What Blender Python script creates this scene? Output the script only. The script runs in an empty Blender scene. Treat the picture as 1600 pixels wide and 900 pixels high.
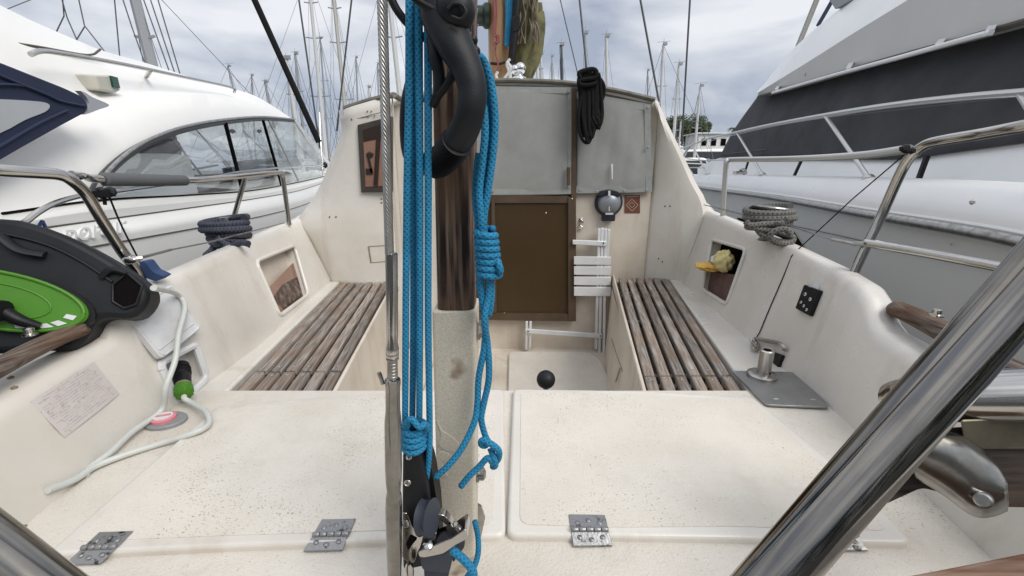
import bpy, bmesh, math, random
from mathutils import Vector, Matrix
random.seed(7)
V = Vector
S = bpy.context.scene
COL = S.collection
PI = math.pi
F = 670.0
PITCH = math.radians(15.7)
CP, SP = math.cos(PITCH), math.sin(PITCH)

# ------------------------------------------------------------ measuring rays
def ray(u, v):
    a = (u-800)/F; b = (450-v)/F
    return V((a, CP+b*SP, -SP+b*CP))
def aY(u, v, Y): d = ray(u, v); return d*(Y/d.y)
def aZ(u, v, Z): d = ray(u, v); return d*(Z/d.z)
def aX(u, v, X): d = ray(u, v); return d*(X/d.x)
def aP(u, v, o, n, s=0.0):
    d = ray(u, v); return d*((n.dot(o)+s)/n.dot(d))
def px(t): return t/F            # metres per pixel at depth t

# ------------------------------------------------------------ scene objects
def tag(o, label=None, cat=None, group=None, kind=None):
    if label: o['label'] = label
    if cat: o['category'] = cat
    if group: o['group'] = group
    if kind: o['kind'] = kind
    return o
def wloc(o):
    p = V((0, 0, 0))
    while o is not None:
        p += o.location; o = o.parent
    return p
def thing(name, label, cat, loc=(0, 0, 0), group=None):
    o = bpy.data.objects.new(name, None); COL.objects.link(o)
    o.location = loc; o.empty_display_size = .05
    return tag(o, label, cat, group)
def obj(name, bm, mat, parent=None, smooth=True, bevel=0, bseg=2, sub=0, solid=0, loc=None, uvk=False):
    me = bpy.data.meshes.new(name)
    if isinstance(bm, tuple):
        vs, fs = bm; me.from_pydata([tuple(p) for p in vs], [], fs)
    else:
        bm.to_mesh(me); bm.free()
    o = bpy.data.objects.new(name, me); COL.objects.link(o)
    base = wloc(parent) if parent else (V(loc) if loc else V((0, 0, 0)))
    if parent: o.parent = parent
    elif loc: o.location = loc
    if base.length: me.transform(Matrix.Translation(-base))
    if isinstance(mat, (list, tuple)):
        for m in mat: me.materials.append(m)
    else: me.materials.append(mat)
    for p in me.polygons: p.use_smooth = smooth
    if solid:
        m = o.modifiers.new('s', 'SOLIDIFY'); m.thickness = abs(solid); m.offset = -1 if solid > 0 else 1
    if bevel:
        m = o.modifiers.new('b', 'BEVEL'); m.width = bevel; m.segments = bseg; m.limit_method = 'ANGLE'; m.angle_limit = .6
        m.harden_normals = False
    if sub:
        m = o.modifiers.new('u', 'SUBSURF'); m.levels = sub; m.render_levels = sub
    if smooth and not sub and not uvk:
        try: me.set_sharp_from_angle(angle=math.radians(40))
        except Exception: pass
    return o

# ------------------------------------------------------------ mesh helpers
def B(): return bmesh.new()
def box(bm, c, s, R=None):
    r = bmesh.ops.create_cube(bm, size=1)
    M = Matrix.Translation(V(c)) @ (R.to_4x4() if R else Matrix()) @ Matrix.Diagonal((s[0], s[1], s[2], 1))
    bmesh.ops.transform(bm, matrix=M, verts=r['verts']); return bm
def frame(d, up=V((0, 0, 1))):
    d = V(d).normalized(); x = up.cross(d)
    if x.length < 1e-4: x = V((1, 0, 0)).cross(d)
    x.normalize(); return x, d.cross(x).normalized(), d
def bar(bm, a, b, w, h, up=V((0, 0, 1))):
    a, b = V(a), V(b); x, y, d = frame(b-a, up)
    R = Matrix((x, y, d)).transposed()
    return box(bm, (a+b)/2, (w, h, (b-a).length), R)
def catmull(P, n=6):
    P = [V(p) for p in P]
    if len(P) < 3: return P
    out = []
    for i in range(len(P)-1):
        p0 = P[i-1] if i else P[0]*2-P[1]; p1 = P[i]; p2 = P[i+1]
        p3 = P[i+2] if i+2 < len(P) else P[-1]*2-P[-2]
        for k in range(n):
            t = k/n
            out.append(.5*((2*p1)+(p2-p0)*t+(2*p0-5*p1+4*p2-p3)*t*t+(3*p1-p0-3*p2+p3)*t**3))
    out.append(P[-1]); return out
def tube(bm, P, r, seg=10, n=6, smooth=True, cap=True, lobes=0, twist=0, depth=.12, flat=1.0):
    """swept tube with UVs (x round, y metres along)"""
    if smooth and len(P) > 2:
        rr = r if isinstance(r, (list, tuple)) else None
        Q = catmull(P, n)
        if rr: r = [rr[min(int(i/n), len(rr)-1)]*(1-(i % n)/n)+rr[min(int(i/n)+1, len(rr)-1)]*((i % n)/n) for i in range(len(Q))]
        P = Q
    P = [V(p) for p in P]
    uvl = bm.loops.layers.uv.verify()
    rings = []; L = 0; Ls = []
    x = None
    for i, p in enumerate(P):
        d = (P[min(i+1, len(P)-1)]-P[max(i-1, 0)])
        if d.length < 1e-9: d = V((0, 0, 1))
        d.normalize()
        if x is None: x = frame(d)[0]
        x = (x-d*x.dot(d))
        if x.length < 1e-6: x = frame(d)[0]
        x.normalize(); y = d.cross(x)
        if i: L += (p-P[i-1]).length
        Ls.append(L)
        R_ = r[i] if isinstance(r, (list, tuple)) else r
        ring = []
        for k in range(seg):
            a = 2*PI*k/seg
            q = R_*(1-depth*(1-abs(math.cos(lobes*(a+twist*L)/2)))) if lobes else R_
            ring.append(bm.verts.new(p+x*math.cos(a)*q+y*math.sin(a)*q*flat))
        rings.append(ring)
    for i in range(len(rings)-1):
        for k in range(seg):
            k2 = (k+1) % seg
            f = bm.faces.new((rings[i][k], rings[i][k2], rings[i+1][k2], rings[i+1][k]))
            for l, (uu, vv) in zip(f.loops, ((k/seg, Ls[i]), ((k+1)/seg, Ls[i]), ((k+1)/seg, Ls[i+1]), (k/seg, Ls[i+1]))):
                l[uvl].uv = (uu, vv)
    if cap:
        bm.faces.new(rings[0][::-1]); bm.faces.new(rings[-1])
    return bm
def lathe(bm, c, axis, prof, seg=24):
    x, y, d = frame(axis); c = V(c); rings = []
    for r, h in prof:
        rings.append([bm.verts.new(c+d*h+(x*math.cos(2*PI*k/seg)+y*math.sin(2*PI*k/seg))*max(r, 1e-5)) for k in range(seg)])
    for i in range(len(rings)-1):
        for k in range(seg):
            bm.faces.new((rings[i][k], rings[i][(k+1) % seg], rings[i+1][(k+1) % seg], rings[i+1][k]))
    bm.faces.new(rings[0][::-1]); bm.faces.new(rings[-1]); return bm
def slab(bm, pts, off):
    """prism: polygon pts extruded by vector off"""
    off = V(off); a = [bm.verts.new(V(p)) for p in pts]; b = [bm.verts.new(V(p)+off) for p in pts]
    n = len(a); bm.faces.new(a); bm.faces.new(b[::-1])
    for i in range(n): bm.faces.new((a[i], b[i], b[(i+1) % n], a[(i+1) % n]))
    bmesh.ops.recalc_face_normals(bm, faces=bm.faces[:]); return bm
def rnd(pts, r, n=4):
    """round the corners of a polygon"""
    out = []; N = len(pts)
    for i in range(N):
        p = V(pts[i]); a = V(pts[i-1])-p; b = V(pts[(i+1) % N])-p
        ra = min(r, a.length*.45); rb = min(r, b.length*.45)
        A = p+a.normalized()*ra; C = p+b.normalized()*rb
        for k in range(n+1):
            t = k/n; out.append(A*(1-t)**2+p*2*t*(1-t)+C*t*t)
    return out
def resample(P, N):
    P = [V(p) for p in P]; L = [0]
    for i in range(1, len(P)): L.append(L[-1]+(P[i]-P[i-1]).length)
    out = []; j = 0
    for k in range(N):
        s = L[-1]*k/(N-1)
        while j < len(P)-2 and L[j+1] < s: j += 1
        t = (s-L[j])/max(L[j+1]-L[j], 1e-9); out.append(P[j].lerp(P[j+1], min(max(t, 0), 1)))
    return out
def loft(rows, N=40, curve=True, vsub=1):
    R = [resample(catmull(r, 8) if (curve and len(r) > 2) else r, N) for r in rows]
    if vsub > 1:
        cols = [catmull([R[j][i] for j in range(len(R))], vsub) for i in range(N)]
        R = [[cols[i][j] for i in range(N)] for j in range(len(cols[0]))]
    bm = B(); G = [[bm.verts.new(p) for p in r] for r in R]
    for j in range(len(G)-1):
        for i in range(N-1): bm.faces.new((G[j][i], G[j][i+1], G[j+1][i+1], G[j+1][i]))
    bmesh.ops.recalc_face_normals(bm, faces=bm.faces[:]); return bm
def scast(u, v, names=None):
    dg = bpy.context.evaluated_depsgraph_get(); dg.update()
    d = ray(u, v).normalized(); o = V((0, 0, 0))
    for _ in range(60):
        ok, loc, n, _i, ob, _m = S.ray_cast(dg, o, d)
        if not ok: return None, None
        if names is None or ob.name.split('.')[0] in names:
            if n.dot(d) > 0: n = -n
            return loc, n
        o = loc+d*.0005
    return None, None
def join_ico(bm, c, s, sub=1):
    r = bmesh.ops.create_icosphere(bm, subdivisions=sub, radius=1)
    bmesh.ops.transform(bm, matrix=Matrix.Translation(V(c)) @ Matrix.Diagonal((s[0], s[1], s[2], 1)), verts=r['verts']); return bm

# ------------------------------------------------------------ materials
def M(name, col, rough=.5, metal=0, col2=None, nscale=8, ncon=(.35, .7), bump=0, bscale=60, spec=.5, detail=6, mix=1.0,
      speck=None, spscale=90, spthr=.72, coat=0, stretch=None, streak=None):
    m = bpy.data.materials.new(name); m.use_nodes = True; nt = m.node_tree; N = nt.nodes; L = nt.links
    b = N['Principled BSDF']; b.inputs['Roughness'].default_value = rough; b.inputs['Metallic'].default_value = metal
    b.inputs['Specular IOR Level'].default_value = spec; b.inputs['Coat Weight'].default_value = coat
    b.inputs['Base Color'].default_value = (*col, 1)
    tc = N.new('ShaderNodeTexCoord'); src = tc.outputs['Object']
    if stretch:
        mp = N.new('ShaderNodeMapping'); L.new(src, mp.inputs[0]); mp.inputs['Scale'].default_value = stretch; src = mp.outputs[0]
    cur = None
    if col2:
        n = N.new('ShaderNodeTexNoise'); n.inputs['Scale'].default_value = nscale; n.inputs['Detail'].default_value = detail
        n.inputs['Roughness'].default_value = .62; L.new(src, n.inputs['Vector'])
        r = N.new('ShaderNodeValToRGB'); r.color_ramp.elements[0].position = ncon[0]; r.color_ramp.elements[1].position = ncon[1]
        r.color_ramp.elements[0].color = (*col, 1); r.color_ramp.elements[1].color = (*col2, 1)
        L.new(n.outputs['Fac'], r.inputs[0]); cur = r.outputs[0]
        mr = N.new('ShaderNodeMapRange'); mr.inputs[3].default_value = rough*.8; mr.inputs[4].default_value = min(1, rough*1.3)
        L.new(n.outputs['Fac'], mr.inputs[0]); L.new(mr.outputs[0], b.inputs['Roughness'])
    if speck:
        n = N.new('ShaderNodeTexNoise'); n.inputs['Scale'].default_value = spscale; n.inputs['Detail'].default_value = 3
        L.new(tc.outputs['Object'], n.inputs['Vector'])
        n2 = N.new('ShaderNodeTexNoise'); n2.inputs['Scale'].default_value = 5; n2.inputs['Detail'].default_value = 3
        L.new(tc.outputs['Object'], n2.inputs['Vector'])
        ad = N.new('ShaderNodeMath'); ad.operation = 'MULTIPLY_ADD'; ad.inputs[1].default_value = .35
        L.new(n2.outputs['Fac'], ad.inputs[0]); L.new(n.outputs['Fac'], ad.inputs[2])
        r = N.new('ShaderNodeValToRGB'); r.color_ramp.elements[0].position = spthr; r.color_ramp.elements[1].position = spthr+.08
        r.color_ramp.elements[0].color = (0, 0, 0, 1); r.color_ramp.elements[1].color = (1, 1, 1, 1); L.new(ad.outputs[0], r.inputs[0])
        mx = N.new('ShaderNodeMix'); mx.data_type = 'RGBA'; L.new(r.outputs[0], mx.inputs['Factor'])
        if cur: L.new(cur, mx.inputs['A'])
        else: mx.inputs['A'].default_value = (*col, 1)
        mx.inputs['B'].default_value = (*speck, 1); cur = mx.outputs['Result']
    if streak:
        for (sc, vec, lo, hi, amt) in ((9, (1, 1, .12), .56, .78, streak[1]), (2.6, (1, 1, 1), .55, .75, streak[1]*.7)):
            mp2 = N.new('ShaderNodeMapping'); L.new(tc.outputs['Object'], mp2.inputs[0]); mp2.inputs['Scale'].default_value = vec
            n = N.new('ShaderNodeTexNoise'); n.inputs['Scale'].default_value = sc; n.inputs['Detail'].default_value = 8; n.inputs['Roughness'].default_value = .65; L.new(mp2.outputs[0], n.inputs['Vector'])
            r = N.new('ShaderNodeMapRange'); r.inputs[1].default_value = lo; r.inputs[2].default_value = hi; r.inputs[3].default_value = 0; r.inputs[4].default_value = amt; L.new(n.outputs['Fac'], r.inputs[0])
            mx = N.new('ShaderNodeMix'); mx.data_type = 'RGBA'; L.new(r.outputs[0], mx.inputs['Factor']); L.new(cur, mx.inputs['A']); mx.inputs['B'].default_value = (*streak[0], 1); cur = mx.outputs['Result']
    if cur: L.new(cur, b.inputs['Base Color'])
    if bump:
        n = N.new('ShaderNodeTexNoise'); n.inputs['Scale'].default_value = bscale; n.inputs['Detail'].default_value = 4
        L.new(src, n.inputs['Vector'])
        bp = N.new('ShaderNodeBump'); bp.inputs['Strength'].default_value = bump; bp.inputs['Distance'].default_value = .002
        L.new(n.outputs['Fac'], bp.inputs['Height']); L.new(bp.outputs[0], b.inputs['Normal'])
    return m
gel = M('cream_gelcoat', (.665, .635, .58), .27, streak=((.40, .35, .27), .55), col2=(.57, .53, .465), nscale=3.2, ncon=(.42, .78), bump=.05, bscale=25, speck=(.38, .33, .27), spscale=160, spthr=.93)
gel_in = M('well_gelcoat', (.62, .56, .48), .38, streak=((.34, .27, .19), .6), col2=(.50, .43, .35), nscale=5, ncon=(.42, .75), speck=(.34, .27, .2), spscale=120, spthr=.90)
nonskid = M('nonskid_gelcoat', streak=((.44, .40, .31), .45), col=(.68, .635, .56), rough=.6, col2=(.61, .565, .485), nscale=7, ncon=(.4, .75), bump=.8, bscale=330, speck=(.33, .30, .25), spscale=260, spthr=.815)
nonskid2 = M('nonskid_deck', streak=((.42, .36, .28), .5), col=(.65, .61, .54), rough=.62, col2=(.57, .52, .45), nscale=6, ncon=(.4, .8), bump=1.0, bscale=260, speck=(.38, .33, .27), spscale=240, spthr=.84)
white = M('white_gelcoat', (.82, .81, .775), .3, col2=(.78, .77, .73), nscale=1.5, ncon=(.4, .8))
white2 = M('bright_gelcoat', (.84, .84, .83), .28, col2=(.80, .80, .79), nscale=1.2)
greyhull = M('grey_hull', (.50, .50, .48), .22, col2=(.46, .46, .445), nscale=1.0, coat=.4)
offwhite = M('flybridge_moulding', (.60, .59, .565), .35, col2=(.56, .55, .53), nscale=1.2)
steel = M('stainless_steel', (.50, .48, .45), .16, 1, col2=(.42, .40, .37), nscale=14, ncon=(.45, .8), stretch=(1, 1, 1))
steel_b = M('worn_steel', (.46, .45, .43), .30, 1, col2=(.25, .235, .22), nscale=30, ncon=(.4, .7), bump=.15, bscale=120)
bronze = M('tarnished_bronze', (.36, .35, .325), .24, 1, col2=(.17, .16, .14), nscale=22, ncon=(.35, .7), bump=.1, bscale=60)
galv = M('pitted_hinge_steel', (.32, .32, .32), .42, .85, col2=(.06, .06, .063), nscale=75, ncon=(.56, .66), bump=.4, bscale=200)
dsteel = M('brushed_plate', (.36, .36, .355), .38, .8, col2=(.28, .28, .275), nscale=12, bump=.1, bscale=90)
alu = M('aluminium', (.70, .71, .71), .4, .12, col2=(.6, .61, .62), nscale=10)
black = M('black_plastic', (.005, .005, .006), .45, spec=.3, col2=(.010, .010, .012), nscale=20, bump=.15, bscale=300)
black2 = M('charcoal_plastic', (.006, .007, .009), .5, spec=.3, col2=(.011, .013, .016), nscale=12, bump=.12, bscale=400)
bluegrey = M('blue_grey_plastic', (.028, .034, .048), .5, spec=.3, col2=(.04, .047, .062), nscale=40)
blackrope = M('black_cordage', (.006, .006, .0065), .85, spec=.25, bump=.8, bscale=250)
navy = M('navy_canvas', (.012, .018, .05), .75, col2=(.018, .028, .07), nscale=6, bump=.3, bscale=14)
dkcanvas = M('charcoal_canvas', (.052, .052, .058), .8, col2=(.038, .038, .043), nscale=2.2, ncon=(.35, .7), bump=.5, bscale=5)
canvas = M('grey_green_canvas', (.30, .303, .292), .9, spec=.15, col2=(.265, .27, .258), nscale=14, ncon=(.35, .75), bump=.5, bscale=500, streak=((.21, .22, .2), .22), speck=(.5, .5, .47), spscale=40, spthr=.98)
canvas_e = M('canvas_hem', (.30, .315, .30), .7, col2=(.24, .25, .23), nscale=20, bump=.3, bscale=60)
brown = M('dark_brown_panel', (.048, .029, .012), .3, bump=.12, bscale=6, streak=((.07, .05, .03), .35), col2=(.06, .036, .014), nscale=2, spec=.35)
brownf = M('brown_frame', (.085, .055, .032), .5, col2=(.06, .038, .02), nscale=10)
rub = M('roof_trim', (.17, .16, .13), .55, col2=(.09, .085, .07), nscale=14)
pinkglass = M('bronze_tinted_pane', (.30, .17, .12), .12, col2=(.22, .12, .085), nscale=3, spec=.7)
green = M('lime_plastic', (.06, .21, .007), .45, col2=(.045, .16, .006), nscale=4)
red = M('pink_red_plastic', (.62, .22, .25), .45)
grey = M('grey_plastic', (.25, .26, .27), .5, col2=(.21, .22, .225), nscale=30)
lgrey = M('light_grey_hose', (.55, .57, .54), .42, col2=(.5, .51, .48), nscale=20)
wplastic = M('white_plastic', (.66, .67, .68), .4, col2=(.55, .55, .55), nscale=15, speck=(.3, .28, .26), spscale=60, spthr=.92)
foam = M('grey_foam_sleeve', (.12, .125, .13), .9, spec=.15, bump=.2, bscale=200)
yellow = M('yellow_fabric', (.62, .36, .06), .8, col2=(.68, .48, .14), nscale=25, bump=.5, bscale=60)
paleyellow = M('pale_yellow_fabric', (.62, .52, .22), .8, col2=(.66, .58, .30), nscale=25, bump=.5, bscale=60)
dbag = M('brown_net_bag', (.12, .07, .055), .7, col2=(.08, .045, .04), nscale=30, bump=.3, bscale=80)
oliv = M('mossy_sailcloth', (.21, .19, .08), .85, col2=(.06, .065, .03), nscale=7, ncon=(.3, .65), bump=1, bscale=10)
varn = M('varnished_spruce', (.37, .215, .10), .4, col2=(.22, .12, .05), nscale=20, stretch=(1, 1, .12), bump=.1, bscale=30)
redrope = M('faded_red_line', (.23, .07, .075), .8)
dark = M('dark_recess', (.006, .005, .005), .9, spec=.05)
seam = M('grimy_seam', (.09, .08, .065), .8)
farwhite = M('far_mast_white', (.55, .55, .54), .5)
fargrey = M('far_mast_alloy', (.30, .31, .32), .45, .3)
darkmast = M('far_mast_dark', (.05, .055, .065), .5)
wire = M('rigging_wire', (.10, .105, .11), .4, .5)
screwm = M('screw_steel', (.55, .54, .50), .25, 1)
bluefab = M('blue_strap', (.03, .06, .15), .8)
ink = M('faded_ink', (.37, .34, .34), .6, col2=(.55, .51, .47), nscale=70, ncon=(.4, .62))
stick = M('maroon_sticker', (.15, .05, .028), .5)
stickp = M('sticker_print', (.45, .36, .28), .5)
greenglass = M('green_lens', (.005, .06, .04), .15)
concrete = M('quay_concrete', (.35, .34, .32), .9, col2=(.28, .27, .25), nscale=1)
galvshoe = M('mottled_mast_shoe', (.60, .555, .465), .5, .05, col2=(.47, .43, .35), nscale=420, ncon=(.38, .62), bump=.25, bscale=160, speck=(.20, .12, .07), spscale=14, spthr=.80)
aluwhite = M('stain_free_alloy', (.47, .46, .42), .45, .3, col2=(.40, .39, .35), nscale=30)

def wood(name, a, b, c, axis='Y', k=1.0, rough=.75, bump=.5, rot=0.0, con=(.32, .68)):
    m = bpy.data.materials.new(name); m.use_nodes = True; nt = m.node_tree; N = nt.nodes; L = nt.links; p = N['Principled BSDF']
    p.inputs['Roughness'].default_value = rough; p.inputs['Specular IOR Level'].default_value = .25
    tc = N.new('ShaderNodeTexCoord'); mr_ = N.new('ShaderNodeMapping'); L.new(tc.outputs['Object'], mr_.inputs[0]); mr_.inputs['Rotation'].default_value = (0, 0, rot)
    mp = N.new('ShaderNodeMapping'); L.new(mr_.outputs[0], mp.inputs[0])
    s = {'Y': (1, .06, 1), 'Z': (1, 1, .05), 'X': (.06, 1, 1)}[axis]; mp.inputs['Scale'].default_value = s
    n = N.new('ShaderNodeTexNoise'); n.inputs['Scale'].default_value = 170*k; n.inputs['Detail'].default_value = 6; L.new(mp.outputs[0], n.inputs['Vector'])
    r = N.new('ShaderNodeValToRGB'); e = r.color_ramp.elements
    e[0].position = con[0]; e[0].color = (*a, 1); e[1].position = con[1]; e[1].color = (*b, 1); L.new(n.outputs['Fac'], r.inputs[0])
    n2 = N.new('ShaderNodeTexNoise'); n2.inputs['Scale'].default_value = 9*k; n2.inputs['Detail'].default_value = 5; L.new(tc.outputs['Object'], n2.inputs['Vector'])
    r2 = N.new('ShaderNodeValToRGB'); r2.color_ramp.elements[0].position = .45; r2.color_ramp.elements[1].position = .62
    L.new(n2.outputs['Fac'], r2.inputs[0])
    mx = N.new('ShaderNodeMix'); mx.data_type = 'RGBA'; L.new(r2.outputs[0], mx.inputs['Factor']); L.new(r.outputs[0], mx.inputs['A']); mx.inputs['B'].default_value = (*c, 1)
    mf = N.new('ShaderNodeMath'); mf.operation = 'MULTIPLY'; mf.inputs[1].default_value = .55; L.new(r2.outputs[0], mf.inputs[0]); L.new(mf.outputs[0], mx.inputs['Factor'])
    mv = N.new('ShaderNodeMapping'); L.new(mr_.outputs[0], mv.inputs[0]); mv.inputs['Scale'].default_value = {'Y': (24, .35, 1), 'Z': (24, 24, .5), 'X': (.35, 24, 1)}[axis]
    nv = N.new('ShaderNodeTexNoise'); nv.inputs['Scale'].default_value = 1; nv.inputs['Detail'].default_value = 2; L.new(mv.outputs[0], nv.inputs['Vector'])
    rv = N.new('ShaderNodeMapRange'); rv.inputs[1].default_value = .3; rv.inputs[2].default_value = .7; rv.inputs[3].default_value = .62; rv.inputs[4].default_value = 1.35; L.new(nv.outputs['Fac'], rv.inputs[0])
    hv = N.new('ShaderNodeHueSaturation'); L.new(mx.outputs['Result'], hv.inputs['Color']); L.new(rv.outputs[0], hv.inputs['Value'])
    L.new(hv.outputs[0], p.inputs['Base Color'])
    bp = N.new('ShaderNodeBump'); bp.inputs['Strength'].default_value = bump; bp.inputs['Distance'].default_value = .003
    L.new(n.outputs['Fac'], bp.inputs['Height']); L.new(bp.outputs[0], p.inputs['Normal']); return m
teak = wood('weathered_teak', (.125, .10, .082), (.345, .31, .275), (.24, .165, .115), rot=math.radians(9))
teak_l = wood('weathered_teak_port', (.125, .10, .082), (.345, .31, .275), (.24, .165, .115), rot=math.radians(-8))
teakdk = wood('worn_brown_rail', (.045, .028, .02), (.20, .165, .14), (.11, .055, .028), 'Y', .8)
mastwood = wood('dark_mast_timber', (.008, .005, .004), (.17, .115, .085), (.11, .065, .042), 'Z', .9, .6, 1.0, con=(.40, .62))
redteak = wood('reddish_step_timber', (.13, .06, .035), (.30, .22, .17), (.20, .09, .05), 'X', .6)

def ropemat(name, a, b, freq=1.0, nr=3):
    m = bpy.data.materials.new(name); m.use_nodes = True; nt = m.node_tree; N = nt.nodes; L = nt.links; p = N['Principled BSDF']
    p.inputs['Roughness'].default_value = .7; p.inputs['Specular IOR Level'].default_value = .25
    uv = N.new('ShaderNodeUVMap'); sx = N.new('ShaderNodeSeparateXYZ'); L.new(uv.outputs[0], sx.inputs[0])
    def mth(op, a_, b_=None, c_=None):
        n = N.new('ShaderNodeMath'); n.operation = op
        for i, q in enumerate((a_, b_, c_)):
            if q is None: continue
            if isinstance(q, (int, float)): n.inputs[i].default_value = q
            else: L.new(q, n.inputs[i])
        return n.outputs[0]
    u = mth('MULTIPLY', sx.outputs[0], 2*PI*nr); w = mth('MULTIPLY', sx.outputs[1], 2*PI*freq*110)
    s1 = mth('SINE', mth('ADD', u, w)); s2 = mth('SINE', mth('SUBTRACT', u, w))
    h = mth('MAXIMUM', s1, s2)
    hh = mth('MULTIPLY_ADD', h, .5, .5)
    r = N.new('ShaderNodeValToRGB'); r.color_ramp.elements[0].position = .1; r.color_ramp.elements[1].position = .8
    r.color_ramp.elements[0].color = (*a, 1); r.color_ramp.elements[1].color = (*b, 1); L.new(hh, r.inputs[0])
    nz = N.new('ShaderNodeTexNoise'); nz.inputs['Scale'].default_value = 40; tc = N.new('ShaderNodeTexCoord'); L.new(tc.outputs['Object'], nz.inputs['Vector'])
    hs = N.new('ShaderNodeHueSaturation'); L.new(r.outputs[0], hs.inputs['Color']); L.new(mth('MULTIPLY_ADD', nz.outputs['Fac'], .7, .65), hs.inputs['Value'])
    L.new(hs.outputs[0], p.inputs['Base Color'])
    bp = N.new('ShaderNodeBump'); bp.inputs['Strength'].default_value = .7; bp.inputs['Distance'].default_value = .0012
    L.new(hh, bp.inputs['Height']); L.new(bp.outputs[0], p.inputs['Normal']); return m
bluerope = ropemat('blue_braid', (.010, .115, .235), (.022, .205, .37), 1.5, 4)
dockrope = ropemat('navy_grey_braid', (.012, .015, .03), (.06, .065, .085), .8)
oldrope = ropemat('grey_brown_braid', (.045, .045, .04), (.17, .165, .15), .7)

def glassmat(name, tint=(.9, .95, .95), refl=.12, rmax=.55):
    m = bpy.data.materials.new(name); m.use_nodes = True; nt = m.node_tree; N = nt.nodes; L = nt.links
    out = N['Material Output']; N.remove(N['Principled BSDF'])
    t = N.new('ShaderNodeBsdfTransparent'); t.inputs[0].default_value = (*tint, 1)
    g = N.new('ShaderNodeBsdfGlossy'); g.inputs['Roughness'].default_value = .03
    lw = N.new('ShaderNodeLayerWeight'); lw.inputs['Blend'].default_value = .35
    mr = N.new('ShaderNodeMapRange'); mr.inputs[3].default_value = refl; mr.inputs[4].default_value = rmax; L.new(lw.outputs['Fresnel'], mr.inputs[0])
    mx = N.new('ShaderNodeMixShader'); L.new(mr.outputs[0], mx.inputs[0]); L.new(t.outputs[0], mx.inputs[1]); L.new(g.outputs[0], mx.inputs[2]); L.new(mx.outputs[0], out.inputs[0]); return m
glass = glassmat('cabin_glass', (.965, .98, .98), .05, .28)

# ============================================================ WORLD / LIGHT / CAMERA
w = bpy.data.worlds.new('World'); S.world = w; w.use_nodes = True; nt = w.node_tree; N = nt.nodes; L = nt.links
bg = N['Background']; bg.inputs['Strength'].default_value = .10
sky = N.new('ShaderNodeTexSky'); sky.sky_type = 'NISHITA'; sky.sun_disc = False
SUN_EL, SUN_AZ = math.radians(46), math.radians(130)     # azimuth clockwise from +Y
sky.sun_elevation = SUN_EL; sky.sun_rotation = SUN_AZ
tc = N.new('ShaderNodeTexCoord'); mp = N.new('ShaderNodeMapping'); L.new(tc.outputs['Generated'], mp.inputs[0]); mp.inputs['Scale'].default_value = (1, 1, 2.4)
mp.inputs['Location'].default_value = (.35, .2, .1)
n1 = N.new('ShaderNodeTexNoise'); n1.inputs['Scale'].default_value = 2.3; n1.inputs['Detail'].default_value = 7; n1.inputs['Roughness'].default_value = .5; n1.inputs['Distortion'].default_value = .25
L.new(mp.outputs[0], n1.inputs['Vector'])
r1 = N.new('ShaderNodeValToRGB'); e = r1.color_ramp.elements; e[0].position = .41; e[0].color = (3.25, 3.65, 4.5, 1); e[1].position = .60; e[1].color = (7.4, 7.5, 7.75, 1)
L.new(n1.outputs['Fac'], r1.inputs[0])
sx = N.new('ShaderNodeSeparateXYZ'); L.new(tc.outputs['Generated'], sx.inputs[0])
mr = N.new('ShaderNodeMapRange'); mr.inputs[1].default_value = .35; mr.inputs[2].default_value = 1; mr.inputs[3].default_value = 1; mr.inputs[4].default_value = 1.6; L.new(sx.outputs[2], mr.inputs[0])
vm = N.new('ShaderNodeVectorMath'); vm.operation = 'SCALE'; L.new(r1.outputs[0], vm.inputs[0]); L.new(mr.outputs[0], vm.inputs['Scale'])
mx = N.new('ShaderNodeMix'); mx.data_type = 'RGBA'; mx.inputs['Factor'].default_value = .9; mx.clamp_result = False
L.new(sky.outputs[0], mx.inputs['A']); L.new(vm.outputs[0], mx.inputs['B']); L.new(mx.outputs['Result'], bg.inputs[0])
sl = bpy.data.lights.new('sun', 'SUN'); sl.energy = 2.1; sl.angle = math.radians(35); sl.color = (1, .96, .9)
so = bpy.data.objects.new('sun', sl); COL.objects.link(so)
sd = V((math.sin(SUN_AZ)*math.cos(SUN_EL), math.cos(SUN_AZ)*math.cos(SUN_EL), math.sin(SUN_EL)))
so.rotation_euler = sd.to_track_quat('Z', 'Y').to_euler(); so.location = sd*40
cd = bpy.data.cameras.new('camera'); co = bpy.data.objects.new('camera', cd); COL.objects.link(co); S.camera = co
cd.sensor_fit = 'HORIZONTAL'; cd.sensor_width = 36; cd.lens = 36*F/1600; cd.clip_start = .02; cd.clip_end = 5000
co.rotation_euler = (math.radians(90)-PITCH, 0, 0)
S.view_settings.view_transform = 'Standard'; S.view_settings.look = 'None'; S.view_settings.exposure = 0.30; S.view_settings.gamma = 1
S.render.resolution_x = 1024; S.render.resolution_y = 576

# ============================================================ SETTING
WZ = -1.75
def water_mat():
    m = M('harbour_water', (.02, .032, .034), .08, bump=.6, bscale=3, spec=.5); return m
tag(obj('water', (( (-3000, -3000, WZ), (3000, -3000, WZ), (3000, 3000, WZ), (-3000, 3000, WZ)), [(0, 1, 2, 3)]), water_mat(), smooth=False), kind='structure')
bm = B(); box(bm, (0, 92, -1.2), (400, 14, 1.3)); tag(obj('quay', bm, concrete, smooth=False), kind='structure')

bm = B(); box(bm, (0, -9, -1.1), (60, 10, 1.7)); tag(obj('added_near_quay', bm, concrete, smooth=False), kind='structure')  # unseen quay block added astern to darken reflections in the steel
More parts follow.
